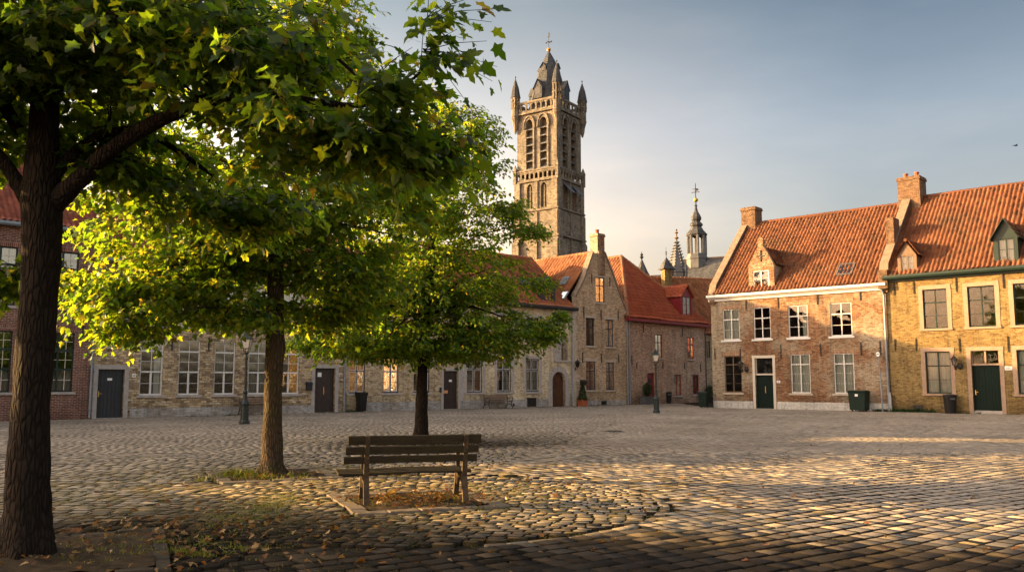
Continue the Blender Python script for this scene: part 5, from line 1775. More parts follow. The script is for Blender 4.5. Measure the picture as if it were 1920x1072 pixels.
def tree_bed(c, half, ang, label, w=.2, hz=.014, n=5, km=None):
    r = tag(empty('tree_bed', (c[0], c[1], 0), ang), label, 'tree bed', 'stone-edged tree beds')
    k = MB()
    rnd = random.Random(int(c[0] * 100))
    for s in range(4):
        a = s * math.pi / 2
        ca, sa = round(math.cos(a)), round(math.sin(a))
        for i in range(n):
            t0, t1 = -half + 2 * half * i / n + .006, -half + 2 * half * (i + 1) / n - .006
            if i == n - 1: t1 = half - w - .006
            z = hz + rnd.uniform(-.008, .012)
            P = []
            for (t, q) in ((t0, -half), (t1, -half), (t1, -half + w), (t0, -half + w)):
                t += rnd.uniform(-.008, .008); q += rnd.uniform(-.008, .008)
                P.append((t * ca - q * sa, t * sa + q * ca))
            lo = [(p[0], p[1], -.05) for p in P]
            cx, cy = sum(p[0] for p in P) / 4, sum(p[1] for p in P) / 4
            mid = [(p[0], p[1], z - .015) for p in P]
            top = [(cx + (p[0] - cx) * .94, cy + (p[1] - cy) * .94, z + rnd.uniform(-.005, .005)) for p in P]
            for A_, B_ in ((lo, mid), (mid, top)):
                for j in range(4): k.poly([A_[j], A_[(j + 1) % 4], B_[(j + 1) % 4], B_[j]])
            k.poly(top)
    k.build('edging_stones', km or kerbm, r)
    g = 14
    hh = half - w - .0
    V, F = [], []
    for i in range(g + 1):
        for j in range(g + 1):
            x, y = -hh + 2 * hh * i / g, -hh + 2 * hh * j / g
            V.append((x, y, .0 + rnd.uniform(-.015, .03) + .03 * math.exp(-(x * x + y * y) / .15)))
    for i in range(g):
        for j in range(g): F.append((i * (g + 1) + j, (i + 1) * (g + 1) + j, (i + 1) * (g + 1) + j + 1, i * (g + 1) + j + 1))
    mesh_np('soil', V, F, soil, None, r, True)
    BEDS.append((c[0], c[1], half, ang))


T1P, T2P, T3P = V3((-4.5462, 8.27, 0)), V3((-4.1818, 15.2577, 0)), V3((-2.5106, 24.2499, 0))
BDA = BA + R(8)
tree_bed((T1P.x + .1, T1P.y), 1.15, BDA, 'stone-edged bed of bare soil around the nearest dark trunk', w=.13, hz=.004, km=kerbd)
tree_bed((T2P.x + .05, T2P.y - .05), .98, BDA + .05, 'stone-edged bed around the second trunk with a sunlit edge')
tree_bed((T3P.x, T3P.y), .95, BDA, 'stone-edged bed around the thin trunk behind the bench')
cb = (fa + fb) / 2
nb_ = V3((-bx.y, bx.x, 0))
cb = cb + nb_ * .33 + bx * .02
tree_bed((cb.x, cb.y), 1.0, BA + .12, 'stone-edged bed of leaf litter under the mossy bench')

# ---- manhole cover
pm = ground(1150, 808)
r = tag(empty('manhole_cover', (pm.x, pm.y, 0), .2), 'dark oval-looking iron manhole cover in the cobbles before the gabled house', 'manhole')
MB().lathe([(.3, 0), (.3, .012), (.26, .014), (.255, .01), (.02, .011)], (0, 0, 0), 20).build('cover', M['iron'], r)

# ---- a distant bird
pb = at(1904, 273.5, 60)
r = tag(empty('bird', pb, R(15)), 'small dark bird flying in the blue sky above the tiled roof', 'bird')
V = MB()
V.tube([(-.17, 0, -.01), (-.1, 0, 0), (0, 0, .02), (.1, 0, .03), (.17, 0, .03), (.2, 0, .025)], [.01, .035, .05, .045, .03, .008], 8)
for sy in (-1, 1):
    V.poly([(.1, sy * .02, .03), (.02, sy * .15, .1), (-.16, sy * .34, .06 if sy > 0 else -.12), (-.06, sy * .14, .07), (-.05, sy * .02, .02)])
V.poly([(-.15, 0, 0), (-.32, .06, .01), (-.28, 0, .01), (-.32, -.06, .01)])
V.build('bird_body', M['iron'], r)
# ------------------------------------------------------------------ leaves, trees and shrubs
def unit(v): return v / np.maximum(np.linalg.norm(v, axis=-1, keepdims=True), 1e-9)


def maple():
    o = [(0, 0), (.31, -.05), (.27, .15), (.55, .40), (.23, .50), (.24, .74), (0, 1.0)]
    P = o + [(-x, y) for x, y in o[-2:0:-1]] + [(0, .36)]
    n = len(P) - 1
    F = [(n, i, (i + 1) % n) for i in range(n)]
    V = np.array([(x, y, .22 * abs(x) - .22 * y * y) for x, y in P])
    return V, np.array(F)


def small_leaf():
    o = [(0, 0), (.40, .16), (.30, .36), (.34, .62), (0, 1.0)]
    P = o + [(-x, y) for x, y in o[-2:0:-1]]
    F = [(0, 1, 2), (0, 2, 3), (0, 3, 4), (0, 4, 5), (0, 5, 6), (0, 6, 7)]
    V = np.array([(x, y, .25 * abs(x) - .2 * y * y) for x, y in P])
    return V, np.array(F)


MAPLE, SMALL = maple(), small_leaf()


def leaf_mesh(name, pos, dirs, nrm, size, tmpl, m, parent, rnd=None):
    V, F = tmpl
    pos, dirs, nrm = np.asarray(pos), unit(np.asarray(dirs)), np.asarray(nrm)
    z = unit(nrm - dirs * (nrm * dirs).sum(1, keepdims=True))
    x = np.cross(dirs, z)
    size = np.asarray(size)[:, None, None]
    kx = RNG.uniform(.78, 1.12, (len(pos), 1, 1)); kz = RNG.normal(.9, .75, (len(pos), 1, 1)); kb = RNG.normal(0, .16, (len(pos), 1, 1))     # every leaf its own width, curl and sideways bend
    bend = kb * V[None, :, 1:2] ** 2
    P = pos[:, None, :] + size * ((V[None, :, 0:1] * kx + bend) * x[:, None, :] + V[None, :, 1:2] * dirs[:, None, :] + V[None, :, 2:3] * kz * z[:, None, :])
    n, k = len(pos), len(V)
    FF = (np.arange(n) * k)[:, None, None] + F[None]
    rnd = RNG.random(n) if rnd is None else rnd
    uv = np.repeat(np.stack([np.clip(rnd, .01, .99), np.full(n, .5)], 1), F.size, axis=0)
    return mesh_np(name, P.reshape(-1, 3), FF.reshape(-1, 3), m, uv, parent)


def tubes_mesh(name, items, m, parent, smooth=True):
    b = MB()
    for pts, rad, n in items: b.tube(pts, rad, n)
    V, F = b.v, [f for f in b.f if len(f) == 4]
    return mesh_np(name, V, F, m, None, parent, smooth)


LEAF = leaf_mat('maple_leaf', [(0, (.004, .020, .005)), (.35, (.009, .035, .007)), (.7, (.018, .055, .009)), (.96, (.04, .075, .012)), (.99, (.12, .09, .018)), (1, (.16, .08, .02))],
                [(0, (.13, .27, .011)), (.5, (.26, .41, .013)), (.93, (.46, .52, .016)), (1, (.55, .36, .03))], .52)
LEAF_SUNLIT = leaf_mat('sunlit_maple_leaf', [(0, (.008, .034, .008)), (.35, (.017, .058, .010)), (.7, (.032, .086, .013)), (.96, (.06, .10, .015)), (.99, (.12, .09, .018)), (1, (.16, .08, .02))],
                 [(0, (.17, .35, .012)), (.5, (.34, .50, .015)), (.93, (.56, .58, .018)), (1, (.6, .38, .03))], .55)  # sunlit copy of the maple leaf, extra sun glow put into its colours
BARK1 = bark_mat('dark_furrowed_bark', (.006, .0045, .0035), (.026, .018, .013))
BARK2 = bark_mat('mossy_furrowed_bark', (.02, .014, .009), (.085, .058, .036), (.06, .052, .018))


class Tree:
    def __init__(s, base, label, seed, bark):
        s.base = V3(base)
        s.root = tag(empty('maple_tree', s.base), label, 'tree', 'maple trees on the cobbled square')
        s.rng = np.random.default_rng(seed)
        s.nodes, s.nrad = [], []
        s.trunk, s.branches = [], []
        s.bark = bark
        s.L = []       # leaves: pos, dir, normal, size

    def limb(s, pts, rad, n=10, trunk=False, wob=.0):
        """pts world coordinates; refined by a smooth curve"""
        P = np.array([tuple(p) for p in pts], float); rr = np.array(rad, float)
        t = np.arange(len(P)); tt = np.linspace(0, len(P) - 1, max(6, (len(P) - 1) * (14 if trunk else 5) + 1))
        Q = np.stack([np.interp(tt, t, P[:, i]) for i in range(3)], 1)
        for _ in range(2): Q[1:-1] = .25 * Q[:-2] + .5 * Q[1:-1] + .25 * Q[2:]
        Q[1:-1] += s.rng.normal(0, wob * (.25 if trunk else 1), Q[1:-1].shape)
        q = np.interp(tt, t, rr) * (1 + s.rng.normal(0, .008 if trunk else .03, len(tt)))
        (s.trunk if trunk else s.branches).append(([V3(p) - s.base for p in Q], list(q), n))
        for p, r_ in zip(Q, q):
            s.nodes.append(p); s.nrad.append(r_)

    def blob(s, c, rad, n, twig=4, leaf=.13, lpt=8, hollow=.5, from_trunk=True):
        rng = s.rng
        c, rad = np.array(tuple(c)), np.array(rad)
        for i in range(n):
            d = unit(rng.normal(size=3))
            p = c + rad * d * rng.random() ** hollow
            if p[2] < 1.9: continue
            N = np.array(s.nodes); R_ = np.array(s.nrad)
            dv = N - p
            dist = np.linalg.norm(dv * np.array([1, 1, 1.25]), axis=1) - .6 * np.minimum(R_, .06) * 10 + np.where(N[:, 2] > p[2] + .2, .5, 0)
            j = int(dist.argmin())
            a, ra = N[j], R_[j]
            L = np.linalg.norm(p - a)
            if L > .12:
                r0 = min(ra * .6, .008 + .011 * L)
                mid = a * .5 + p * .5 + np.array([0, 0, .12 * L]) + rng.normal(0, .05 * L, 3)
                tt = [0, .25, .5, .75, 1]
                B = [(1 - t) ** 2 * a + 2 * t * (1 - t) * mid + t * t * p for t in tt]
                rr = [r0, r0 * .85, r0 * .7, r0 * .52, max(.004, r0 * .35)]
                s.branches.append(([V3(q) - s.base for q in B], rr, 5))
                for q, r_ in zip(B[1:], rr[1:]):
                    s.nodes.append(q); s.nrad.append(r_)
            out = p - np.array(tuple(s.base)); out[2] = 0
            out = unit(out + rng.normal(0, .35, 3) * np.array([1, 1, 0]))
            for k in range(twig):
                td = unit(out * .75 + rng.normal(0, .75, 3) * np.array([1, 1, .35]) + np.array([0, 0, -.12]))
                tl = rng.uniform(.28, .62)
                tip = p + td * tl + np.array([0, 0, -.08 * tl])
                s.branches.append(([V3(p) - s.base, V3(p + td * tl * .5) - s.base, V3(tip) - s.base], [.005, .0035, .002], 3))
                t = (np.arange(lpt) + rng.random(lpt) * .7) / lpt
                side = np.cross(td, [0, 0, 1.0]); side = side / (np.linalg.norm(side) + 1e-6)
                sg = np.where(np.arange(lpt) % 2 == 0, 1, -1)[:, None]
                ld = unit(td * rng.uniform(.2, .9, (lpt, 1)) + side * sg * rng.uniform(.4, 1.0, (lpt, 1)) + rng.normal(0, .2, (lpt, 3)) + np.array([0, 0, -.38]))
                lp = p + (tip - p) * t[:, None] + ld * rng.uniform(.03, .09, (lpt, 1)) + rng.normal(0, .03, (lpt, 3))
                ln = unit(np.array([0, 0, 1.0]) + rng.normal(0, .5, (lpt, 3)) + out * .25)
                s.L.append((lp, ld, ln, leaf * rng.uniform(.6, 1.2, lpt)))

    def finish(s, tmpl, lm=None):
        b = np.array(tuple(s.base))
        if s.trunk:
            o = tubes_mesh('trunk', s.trunk, s.bark, s.root)
            from mathutils import noise as mn
            for v in o.data.vertices:
                k = v.co
                ax = min(s.trunk[0][0], key=lambda q: abs(q.z - k.z))
                d = V3((k.x - ax.x, k.y - ax.y, 0))
                th = math.atan2(d.y, d.x)
                f = 1 + .13 * mn.noise(V3((k.x * 3.2, k.y * 3.2, k.z * 1.3)) + s.base) + .06 * mn.noise(V3((k.x * 9, k.y * 9, k.z * 4)))
                f += .32 * max(0, 1 - k.z / .4) ** 2 * (.45 + .55 * math.sin(5 * th + s.base.x))
                kn = mn.noise(V3((math.cos(th) * 1.6, math.sin(th) * 1.6, k.z * 1.1)) + s.base * 1.7)
                f += max(0, kn - .38) * .9
                v.co = V3((ax.x + d.x * f, ax.y + d.y * f, k.z))
        tubes_mesh('branches', s.branches, s.bark, s.root)
        pos = np.concatenate([l[0] for l in s.L]) - b
        dr = np.concatenate([l[1] for l in s.L]); nr = np.concatenate([l[2] for l in s.L]); sz = np.concatenate([l[3] for l in s.L])
        print('leaves', len(pos), 'branches', len(s.branches))
        leaf_mesh('crown', pos, dr, nr, sz, tmpl, lm or LEAF, s.root)


def A3(px, py, Y): return at(px, py, Y)


# --- nearest tree
t = Tree(T1P, 'nearest maple with a thick dark furrowed trunk and low spreading limbs', 1, BARK1)
Y = T1P.y
tr = [(T1P.x, Y, -.05), A3(47, 960, Y), A3(58, 760, Y), A3(72, 560, Y), A3(80, 400, Y), A3(82, 250, Y), A3(88, 90, Y), A3(98, -120, Y), A3(110, -400, Y)]
t.limb(tr, [.25, .19, .17, .165, .18, .14, .115, .09, .05], 28, True, .006)
t.limb([A3(98, 385, Y), A3(150, 335, Y - .1), A3(210, 278, Y - .25), A3(285, 232, Y - .4), A3(345, 205, Y - .6), A3(400, 180, Y - .8)], [.11, .085, .075, .07, .06, .055], 10)
t.limb([A3(400, 180, Y - .8), A3(470, 186, Y - 1), A3(540, 183, Y - 1.2), A3(650, 200, Y - 1.4), A3(760, 190, Y - 1.5)], [.05, .045, .036, .026, .015], 8)
t.limb([A3(385, 190, Y - .7), A3(470, 228, Y - .9), A3(560, 262, Y - 1.1), A3(680, 300, Y - 1.2), A3(800, 320, Y - 1.2)], [.035, .03, .025, .018, .012], 8)
t.limb([A3(100, 330, Y), A3(140, 285, Y + .1), A3(190, 250, Y + .2), A3(262, 240, Y + .35), A3(330, 280, Y + .6), A3(400, 330, Y + .9)], [.07, .06, .05, .04, .03, .02], 8)
t.limb([A3(62, 390, Y), A3(35, 345, Y), A3(5, 300, Y), A3(-60, 230, Y + .1), A3(-140, 190, Y + .2)], [.09, .075, .065, .05, .03], 8)
t.limb([A3(98, 120, Y), A3(150, 60, Y - .3), A3(190, 0, Y - .5), A3(260, -80, Y - .9), A3(380, -140, Y - 1.4)], [.07, .06, .05, .04, .03], 8)
t.limb([A3(180, 12, Y - .5), A3(240, 30, Y - .7), A3(320, 70, Y - 1), A3(460, 90, Y - 1.4), A3(600, 80, Y - 1.7)], [.04, .035, .03, .022, .014], 8)
t.limb([A3(600, 80, Y - 1.7), A3(700, 170, Y - 1.7), A3(780, 150, Y - 1.8), A3(815, 85, Y - 1.9), A3(850, 15, Y - 2.0)], [.016, .014, .012, .01, .006], 6)
t.limb([A3(40, 250, Y), A3(-40, 120, Y - .3), A3(-160, 20, Y - .6)], [.07, .05, .03], 8)
t.blob(A3(210, 30, Y - .6), (1.4, 1.5, .6), 105, leaf=.118)
t.blob(A3(440, 95, Y - 1.3), (1.05, 1.1, .4), 58, leaf=.118)
t.blob(A3(590, 245, Y - 1.2), (.85, .9, .2), 40, leaf=.118)
t.blob(A3(715, 272, Y - 1.2), (.35, .6, .13), 25, leaf=.118)
t.blob(A3(810, 275, Y - 1.1), (.14, .35, .08), 6, leaf=.118, twig=3)
t.blob(A3(690, 165, Y - 1.8), (.2, .3, .1), 9, leaf=.118)
t.blob(A3(795, 95, Y - 1.9), (.08, .25, .1), 4, leaf=.118, twig=3)
t.blob(A3(800, 35, Y - 2.0), (.06, .2, .07), 3, leaf=.118, twig=3)
t.blob(A3(40, 90, Y), (1.2, 1.5, .8), 168, leaf=.118)
t.blob(A3(-120, 200, Y + .2), (.9, 1.4, .7), 67, leaf=.118)
t.blob(A3(250, -150, Y - .8), (2.0, 1.8, .6), 60, leaf=.118)
t.blob(A3(420, 380, Y + .9), (.85, .7, .3), 38, leaf=.118)
t.blob(A3(230, 300, Y + .6), (.7, .7, .35), 34, leaf=.118)
t.blob(A3(20, 510, Y + 1.0), (.28, .4, .22), 11, leaf=.118)
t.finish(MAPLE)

# --- second tree
t = Tree(T2P, 'second maple with a mossy trunk lit gold along one side', 2, BARK2)
Y = T2P.y
t.limb([(T2P.x, Y, -.05), A3(509, 870, Y), A3(511, 780, Y), A3(515, 650, Y), A3(517, 500, Y), A3(522, 380, Y), A3(532, 200, Y), A3(545, 20, Y), A3(550, -150, Y)], [.27, .185, .16, .147, .132, .115, .085, .055, .02], 24, True, .006)
t.limb([A3(517, 520, Y), A3(480, 505, Y), A3(400, 470, Y - .2), A3(320, 500, Y - .4), A3(230, 540, Y - .5)], [.06, .05, .04, .03, .015], 7)
t.limb([A3(518, 470, Y), A3(560, 400, Y + .1), A3(640, 340, Y + .2), A3(760, 330, Y + .3)], [.06, .05, .035, .015], 7)
t.limb([A3(520, 420, Y), A3(470, 340, Y + .2), A3(380, 270, Y + .3), A3(260, 250, Y + .4)], [.055, .045, .035, .015], 7)
t.limb([A3(522, 350, Y), A3(560, 320, Y - .4), A3(610, 230, Y - .9), A3(680, 120, Y - 1.4)], [.05, .042, .03, .012], 7)
t.limb([A3(517, 500, Y), A3(470, 420, Y - .8), A3(430, 400, Y - 1.6)], [.05, .035, .015], 7)
t.limb([A3(530, 230, Y), A3(470, 120, Y + .2), A3(400, 30, Y + .3)], [.05, .035, .015], 7)
t.blob(A3(330, 560, Y - .2), (1.75, 1.5, .55), 138, leaf=.115)
t.blob(A3(270, 620, Y - .3), (.55, .6, .16), 22, leaf=.115)
t.blob(A3(165, 540, Y - .2), (.4, .6, .35), 20, leaf=.115)
t.blob(A3(400, 420, Y), (2.3, 2.0, 1.0), 204, leaf=.115)
t.blob(A3(300, 300, Y + .2), (2.0, 1.8, 1.1), 122, leaf=.115)
t.blob(A3(600, 380, Y), (1.9, 1.8, .9), 173, leaf=.115)
t.blob(A3(640, 520, Y + .4), (1.3, 1.5, .6), 92, leaf=.115)
t.blob(A3(430, 500, Y + .8), (1.6, 1.3, .5), 82, leaf=.115)
t.blob(A3(760, 330, Y + .6), (.9, 1.2, .7), 61, leaf=.115)
t.blob(A3(500, 120, Y), (2.05, 2.1, 1.7), 183, leaf=.115)
t.blob(A3(625, 80, Y), (.85, .9, 1.0), 51, leaf=.115)
t.blob(A3(540, -130, Y), (1.7, 1.6, 1.3), 92, leaf=.115)
t.blob(A3(610, 585, Y + .8), (.9, 1.0, .45), 51, leaf=.115)
t.blob(A3(470, 590, Y - .6), (.5, .5, .25), 10, leaf=.115)
t.finish(MAPLE, LEAF_SUNLIT)

# --- third tree
t = Tree(T3P, 'rounder maple behind the bench with a thin trunk and wide low crown', 3, BARK1)
Y = T3P.y
t.limb([(T3P.x, Y, -.05), A3(790, 805, Y), A3(791, 740, Y), A3(793, 660, Y), A3(800, 560, Y), A3(812, 430, Y), A3(830, 300, Y), A3(838, 190, Y)], [.22, .17, .155, .14, .12, .085, .05, .015], 20, True, .006)
for px, py, dy, r_ in ((640, 600, -.5, .05), (700, 560, 1.5, .05), (960, 600, .2, .055), (880, 620, -2.2, .05), (720, 640, -2.2, .045), (930, 500, 1.2, .045), (700, 470, -1, .045), (980, 420, -.6, .035), (760, 330, .6, .035), (880, 330, -.8, .035)):
    y0 = 600 - (660 - py) * .15 if py > 550 else py + 90
    a = A3(803, min(y0, 600), Y)
    b_ = A3(px, py, Y + dy)
    mid = a.lerp(b_, .5) + V3((0, 0, .35))
    t.limb([a, a.lerp(mid, .5) + V3((0, 0, .1)), mid, b_], [r_, r_ * .8, r_ * .6, r_ * .25], 6)
t.blob(A3(690, 630, Y - .3), (1.95, 2.2, .65), 220, leaf=.112)
t.blob(A3(900, 625, Y), (1.75, 2.2, .8), 209, leaf=.112)
t.blob(A3(800, 530, Y), (2.9, 2.8, 1.2), 363, leaf=.112)
t.blob(A3(800, 410, Y), (2.5, 2.4, 1.5), 308, leaf=.112)
t.blob(A3(840, 290, Y), (1.7, 1.6, 1.7), 187, leaf=.112)
t.blob(A3(820, 205, Y), (.55, .8, .7), 24, leaf=.112)
t.blob(A3(885, 250, Y), (.45, .6, .75), 20, leaf=.112)
t.blob(A3(985, 430, Y - .6), (.5, .8, .3), 18, leaf=.112)
t.blob(A3(955, 390, Y - .3), (.5, .8, .4), 18, leaf=.112)
t.blob(A3(1015, 615, Y), (.45, .8, .42), 24, leaf=.112)
t.blob(A3(1035, 590, Y), (.22, .4, .15), 8, leaf=.112)
t.blob(A3(1000, 530, Y), (.4, .7, .3), 13, leaf=.112)
t.blob(A3(590, 640, Y), (.5, .8, .3), 20, leaf=.112)
t.blob(A3(790, 655, Y), (1.7, 1.9, .32), 99, leaf=.112)
t.blob(A3(670, 545, Y), (1.3, 1.6, .8), 121, leaf=.112)
t.finish(SMALL, LEAF_SUNLIT)

# --- unseen tree added beside the nearest one to shade its crown
t = Tree(V3((-10.6, 9.0, 0)), 'leafy maple added out of view beside the nearest trunk to shade its crown', 4, BARK1)
x_, Y = -10.6, 9.0
t.limb([(x_, Y, -.05), (x_, Y, 1), (x_ + .05, Y, 2.6), (x_, Y + .1, 4.5), (x_, Y, 7), (x_, Y, 8.5)], [.28, .2, .17, .13, .07, .02], 14, True, .006)
for a_ in range(7):
    t.limb([(x_, Y, 2.6 + a_ * .45), (x_ + 1.2 * math.cos(a_ * 2.4), Y + 1.2 * math.sin(a_ * 2.4), 3.4 + a_ * .5), (x_ + 2.5 * math.cos(a_ * 2.4), Y + 2.5 * math.sin(a_ * 2.4), 3.9 + a_ * .5)], [.07, .045, .015], 7)
t.blob((x_, Y, 4.6), (2.8, 2.8, 1.4), 170, leaf=.14)
t.blob((x_, Y, 6.8), (2.2, 2.2, 1.6), 110, leaf=.14)
t.finish(SMALL)

# --- shrubs in tubs
def shrub(root, c, rad, n, leaf, m, seed, cone=False, name='foliage'):
    rng = np.random.default_rng(seed)
    d = unit(rng.normal(size=(n, 3))) * (rng.random((n, 1)) ** .35)
    if cone:
        h = rng.random(n) ** 1.4
        a = rng.random(n) * 6.283
        rr = (1 - h) ** .8 * (.7 + .35 * rng.random(n))
        d = np.stack([rr * np.cos(a), rr * np.sin(a), 2 * h - 1], 1)
    p = np.array(c) + d * np.array(rad)
    dr = unit(d * np.array([1, 1, .5]) + rng.normal(0, .5, (n, 3)) + np.array([0, 0, .2]))
    nr = unit(d + rng.normal(0, .6, (n, 3)) + np.array([0, 0, .5]))
    return leaf_mesh(name, p, dr, nr, leaf * rng.uniform(.6, 1.2, n), SMALL, m, root)


EVERG = leaf_mat('evergreen_leaf', [(0, (.010, .026, .008)), (.6, (.02, .05, .014)), (1, (.04, .075, .02))], [(0, (.04, .09, .01)), (1, (.10, .16, .02))], .25)
p = base_u(E, 1083.5, 762, .45)
r = tag(empty('potted_topiary', (p.x, p.y, 0), LF.ang), 'clipped evergreen cone in a square terracotta pot left of the gabled house', 'potted plant')
MB().prism([(-.2, 0), (.2, 0), (.25, .38), (.27, .38), (.27, .44), (-.27, .44), (-.27, .38), (-.25, .38)], -.24, .24).build('pot', M['terracotta'], r)
shrub(r, (0, 0, .98), (.3, .3, .58), 1500, .07, EVERG, 4, True)
MB().tube([(0, 0, .4), (0, 0, 1.2)], .02, 5).build('stem', BARK2, r)
p = base_u(FH, 1202, 760, .5)
r = tag(empty('planter_shrub', (p.x, p.y, 0), FF.ang), 'loose shrub in a square grey planter beside the red door', 'potted plant')
b = MB().box(-.5, .5, -.25, .25, .02, .52)
for x in (-.5, -.17, .17, .5): b.box(x - .03, x + .03, -.28, -.251, 0, .55)
b.box(-.53, .53, -.28, .28, .53, .57)
b.build('planter', M['lead'], r)
shrub(r, (.1, 0, 1.05), (.4, .3, .55), 900, .09, EVERG, 6)
for k in range(5): MB().tube([(.1, 0, .5), (.1 + .15 * math.cos(k * 1.3), .1 * math.sin(k * 1.3), 1.3)], .012, 4).build('stem', BARK2, r)
p = base_u(FH, 1323, 757, .4)
r = tag(empty('planter_shrub', (p.x, p.y, 0), FF.ang), 'dark shrub in a round tub at the mouth of the alley', 'potted plant')
MB().lathe([(.22, 0), (.3, .4), (.32, .42), (.28, .44)], (0, 0, 0), 12).build('planter', M['iron'], r)
shrub(r, (0, 0, .85), (.34, .34, .5), 700, .09, EVERG, 7)
MB().tube([(0, 0, .4), (0, 0, .9)], .025, 5).build('stem', BARK2, r)
# ------------------------------------------------------------------ the cobbled square
kg = NT('joint_soil', .95, .1)
gx = kg.obj()
n1 = kg.noise(gx, .35, 6, .65); n2 = kg.noise(gx, 18, 5, .7)
c = kg.ramp(n2.outputs['Fac'], [(.3, (.010, .0075, .005)), (.7, (.03, .023, .016))])
c = kg.mix(kg.ramp(n1.outputs['Fac'], [(.5, 0.0), (.68, .7)]), c, (.03, .034, .009))
kg.color(c); kg.bump(n2.outputs['Fac'], .6, .02)
gs = MB().poly([(-900, -300, -.034), (900, -300, -.034), (900, 1500, -.034), (-900, 1500, -.034)])
g = gs.build('ground', kg.m)
tag(g, kind='structure')

ks = NT('cobble_stone', .8, .06)
uv = ks.uv(); sx = ks.n('SeparateXYZ'); ks.l(uv, sx.inputs[0])
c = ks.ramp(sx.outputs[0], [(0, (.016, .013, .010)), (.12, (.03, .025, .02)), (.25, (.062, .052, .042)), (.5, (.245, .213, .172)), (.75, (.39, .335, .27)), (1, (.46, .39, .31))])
ob = ks.obj()
nl = ks.noise(ob, .22, 5, .6)
c = ks.mix(1.0, c, ks.ramp(nl.outputs['Fac'], [(.3, .75), (.7, 1.2)]), 'MULTIPLY')
nf = ks.noise(ob, 30, 6, .7)
c = ks.mix(1.0, c, ks.ramp(nf.outputs['Fac'], [(.3, .7), (.7, 1.25)]), 'MULTIPLY')
# moss creeping over stones in places
c = ks.mix(sx.outputs[1], c, (.13, .098, .035))
ks.color(c); ks.bump(nf.outputs['Fac'], .45, .012)
ks.l(ks.ramp(nf.outputs['Fac'], [(.3, .7), (.7, .9)]), ks.b.inputs['Roughness'])


def wall_limit(p):
    """True where no house stands"""
    q1 = (p[:, 0] - LF.P.x) * -LF.Y.x + (p[:, 1] - LF.P.y) * -LF.Y.y
    q2 = (p[:, 0] - RF.P.x) * -RF.Y.x + (p[:, 1] - RF.P.y) * -RF.Y.y
    q3 = (p[:, 0] - FF.P.x) * -FF.Y.x + (p[:, 1] - FF.P.y) * -FF.Y.y
    return (q1 > -.1) & ((q3 > -.1) | (p[:, 0] < 8)) & ((q2 > -.1) | (p[:, 0] < RF.P.x))


bc = np.array([cb.x, cb.y])
ARC = 3.35
tc2 = np.array([T2P.x, T2P.y])


def region(p):
    """0: right field, 1: left field, 2: arc border"""
    d = np.linalg.norm(p - bc, axis=1)
    left = (p[:, 0] < -1.0 + (p[:, 1] - 14) * .25)
    inner = (d < ARC) & (p[:, 1] < 16)
    reg = np.where(inner, 2, np.where(left, 1, 0))
    return reg


def in_bed(p, pad=.0):
    m = np.zeros(len(p), bool)
    for x, y, hf, a in BEDS:
        c_, s_ = math.cos(a), math.sin(a)
        u = (p[:, 0] - x) * c_ + (p[:, 1] - y) * s_
        v = -(p[:, 0] - x) * s_ + (p[:, 1] - y) * c_
        m |= (np.abs(u) < hf + pad) & (np.abs(v) < hf + pad)
    return m


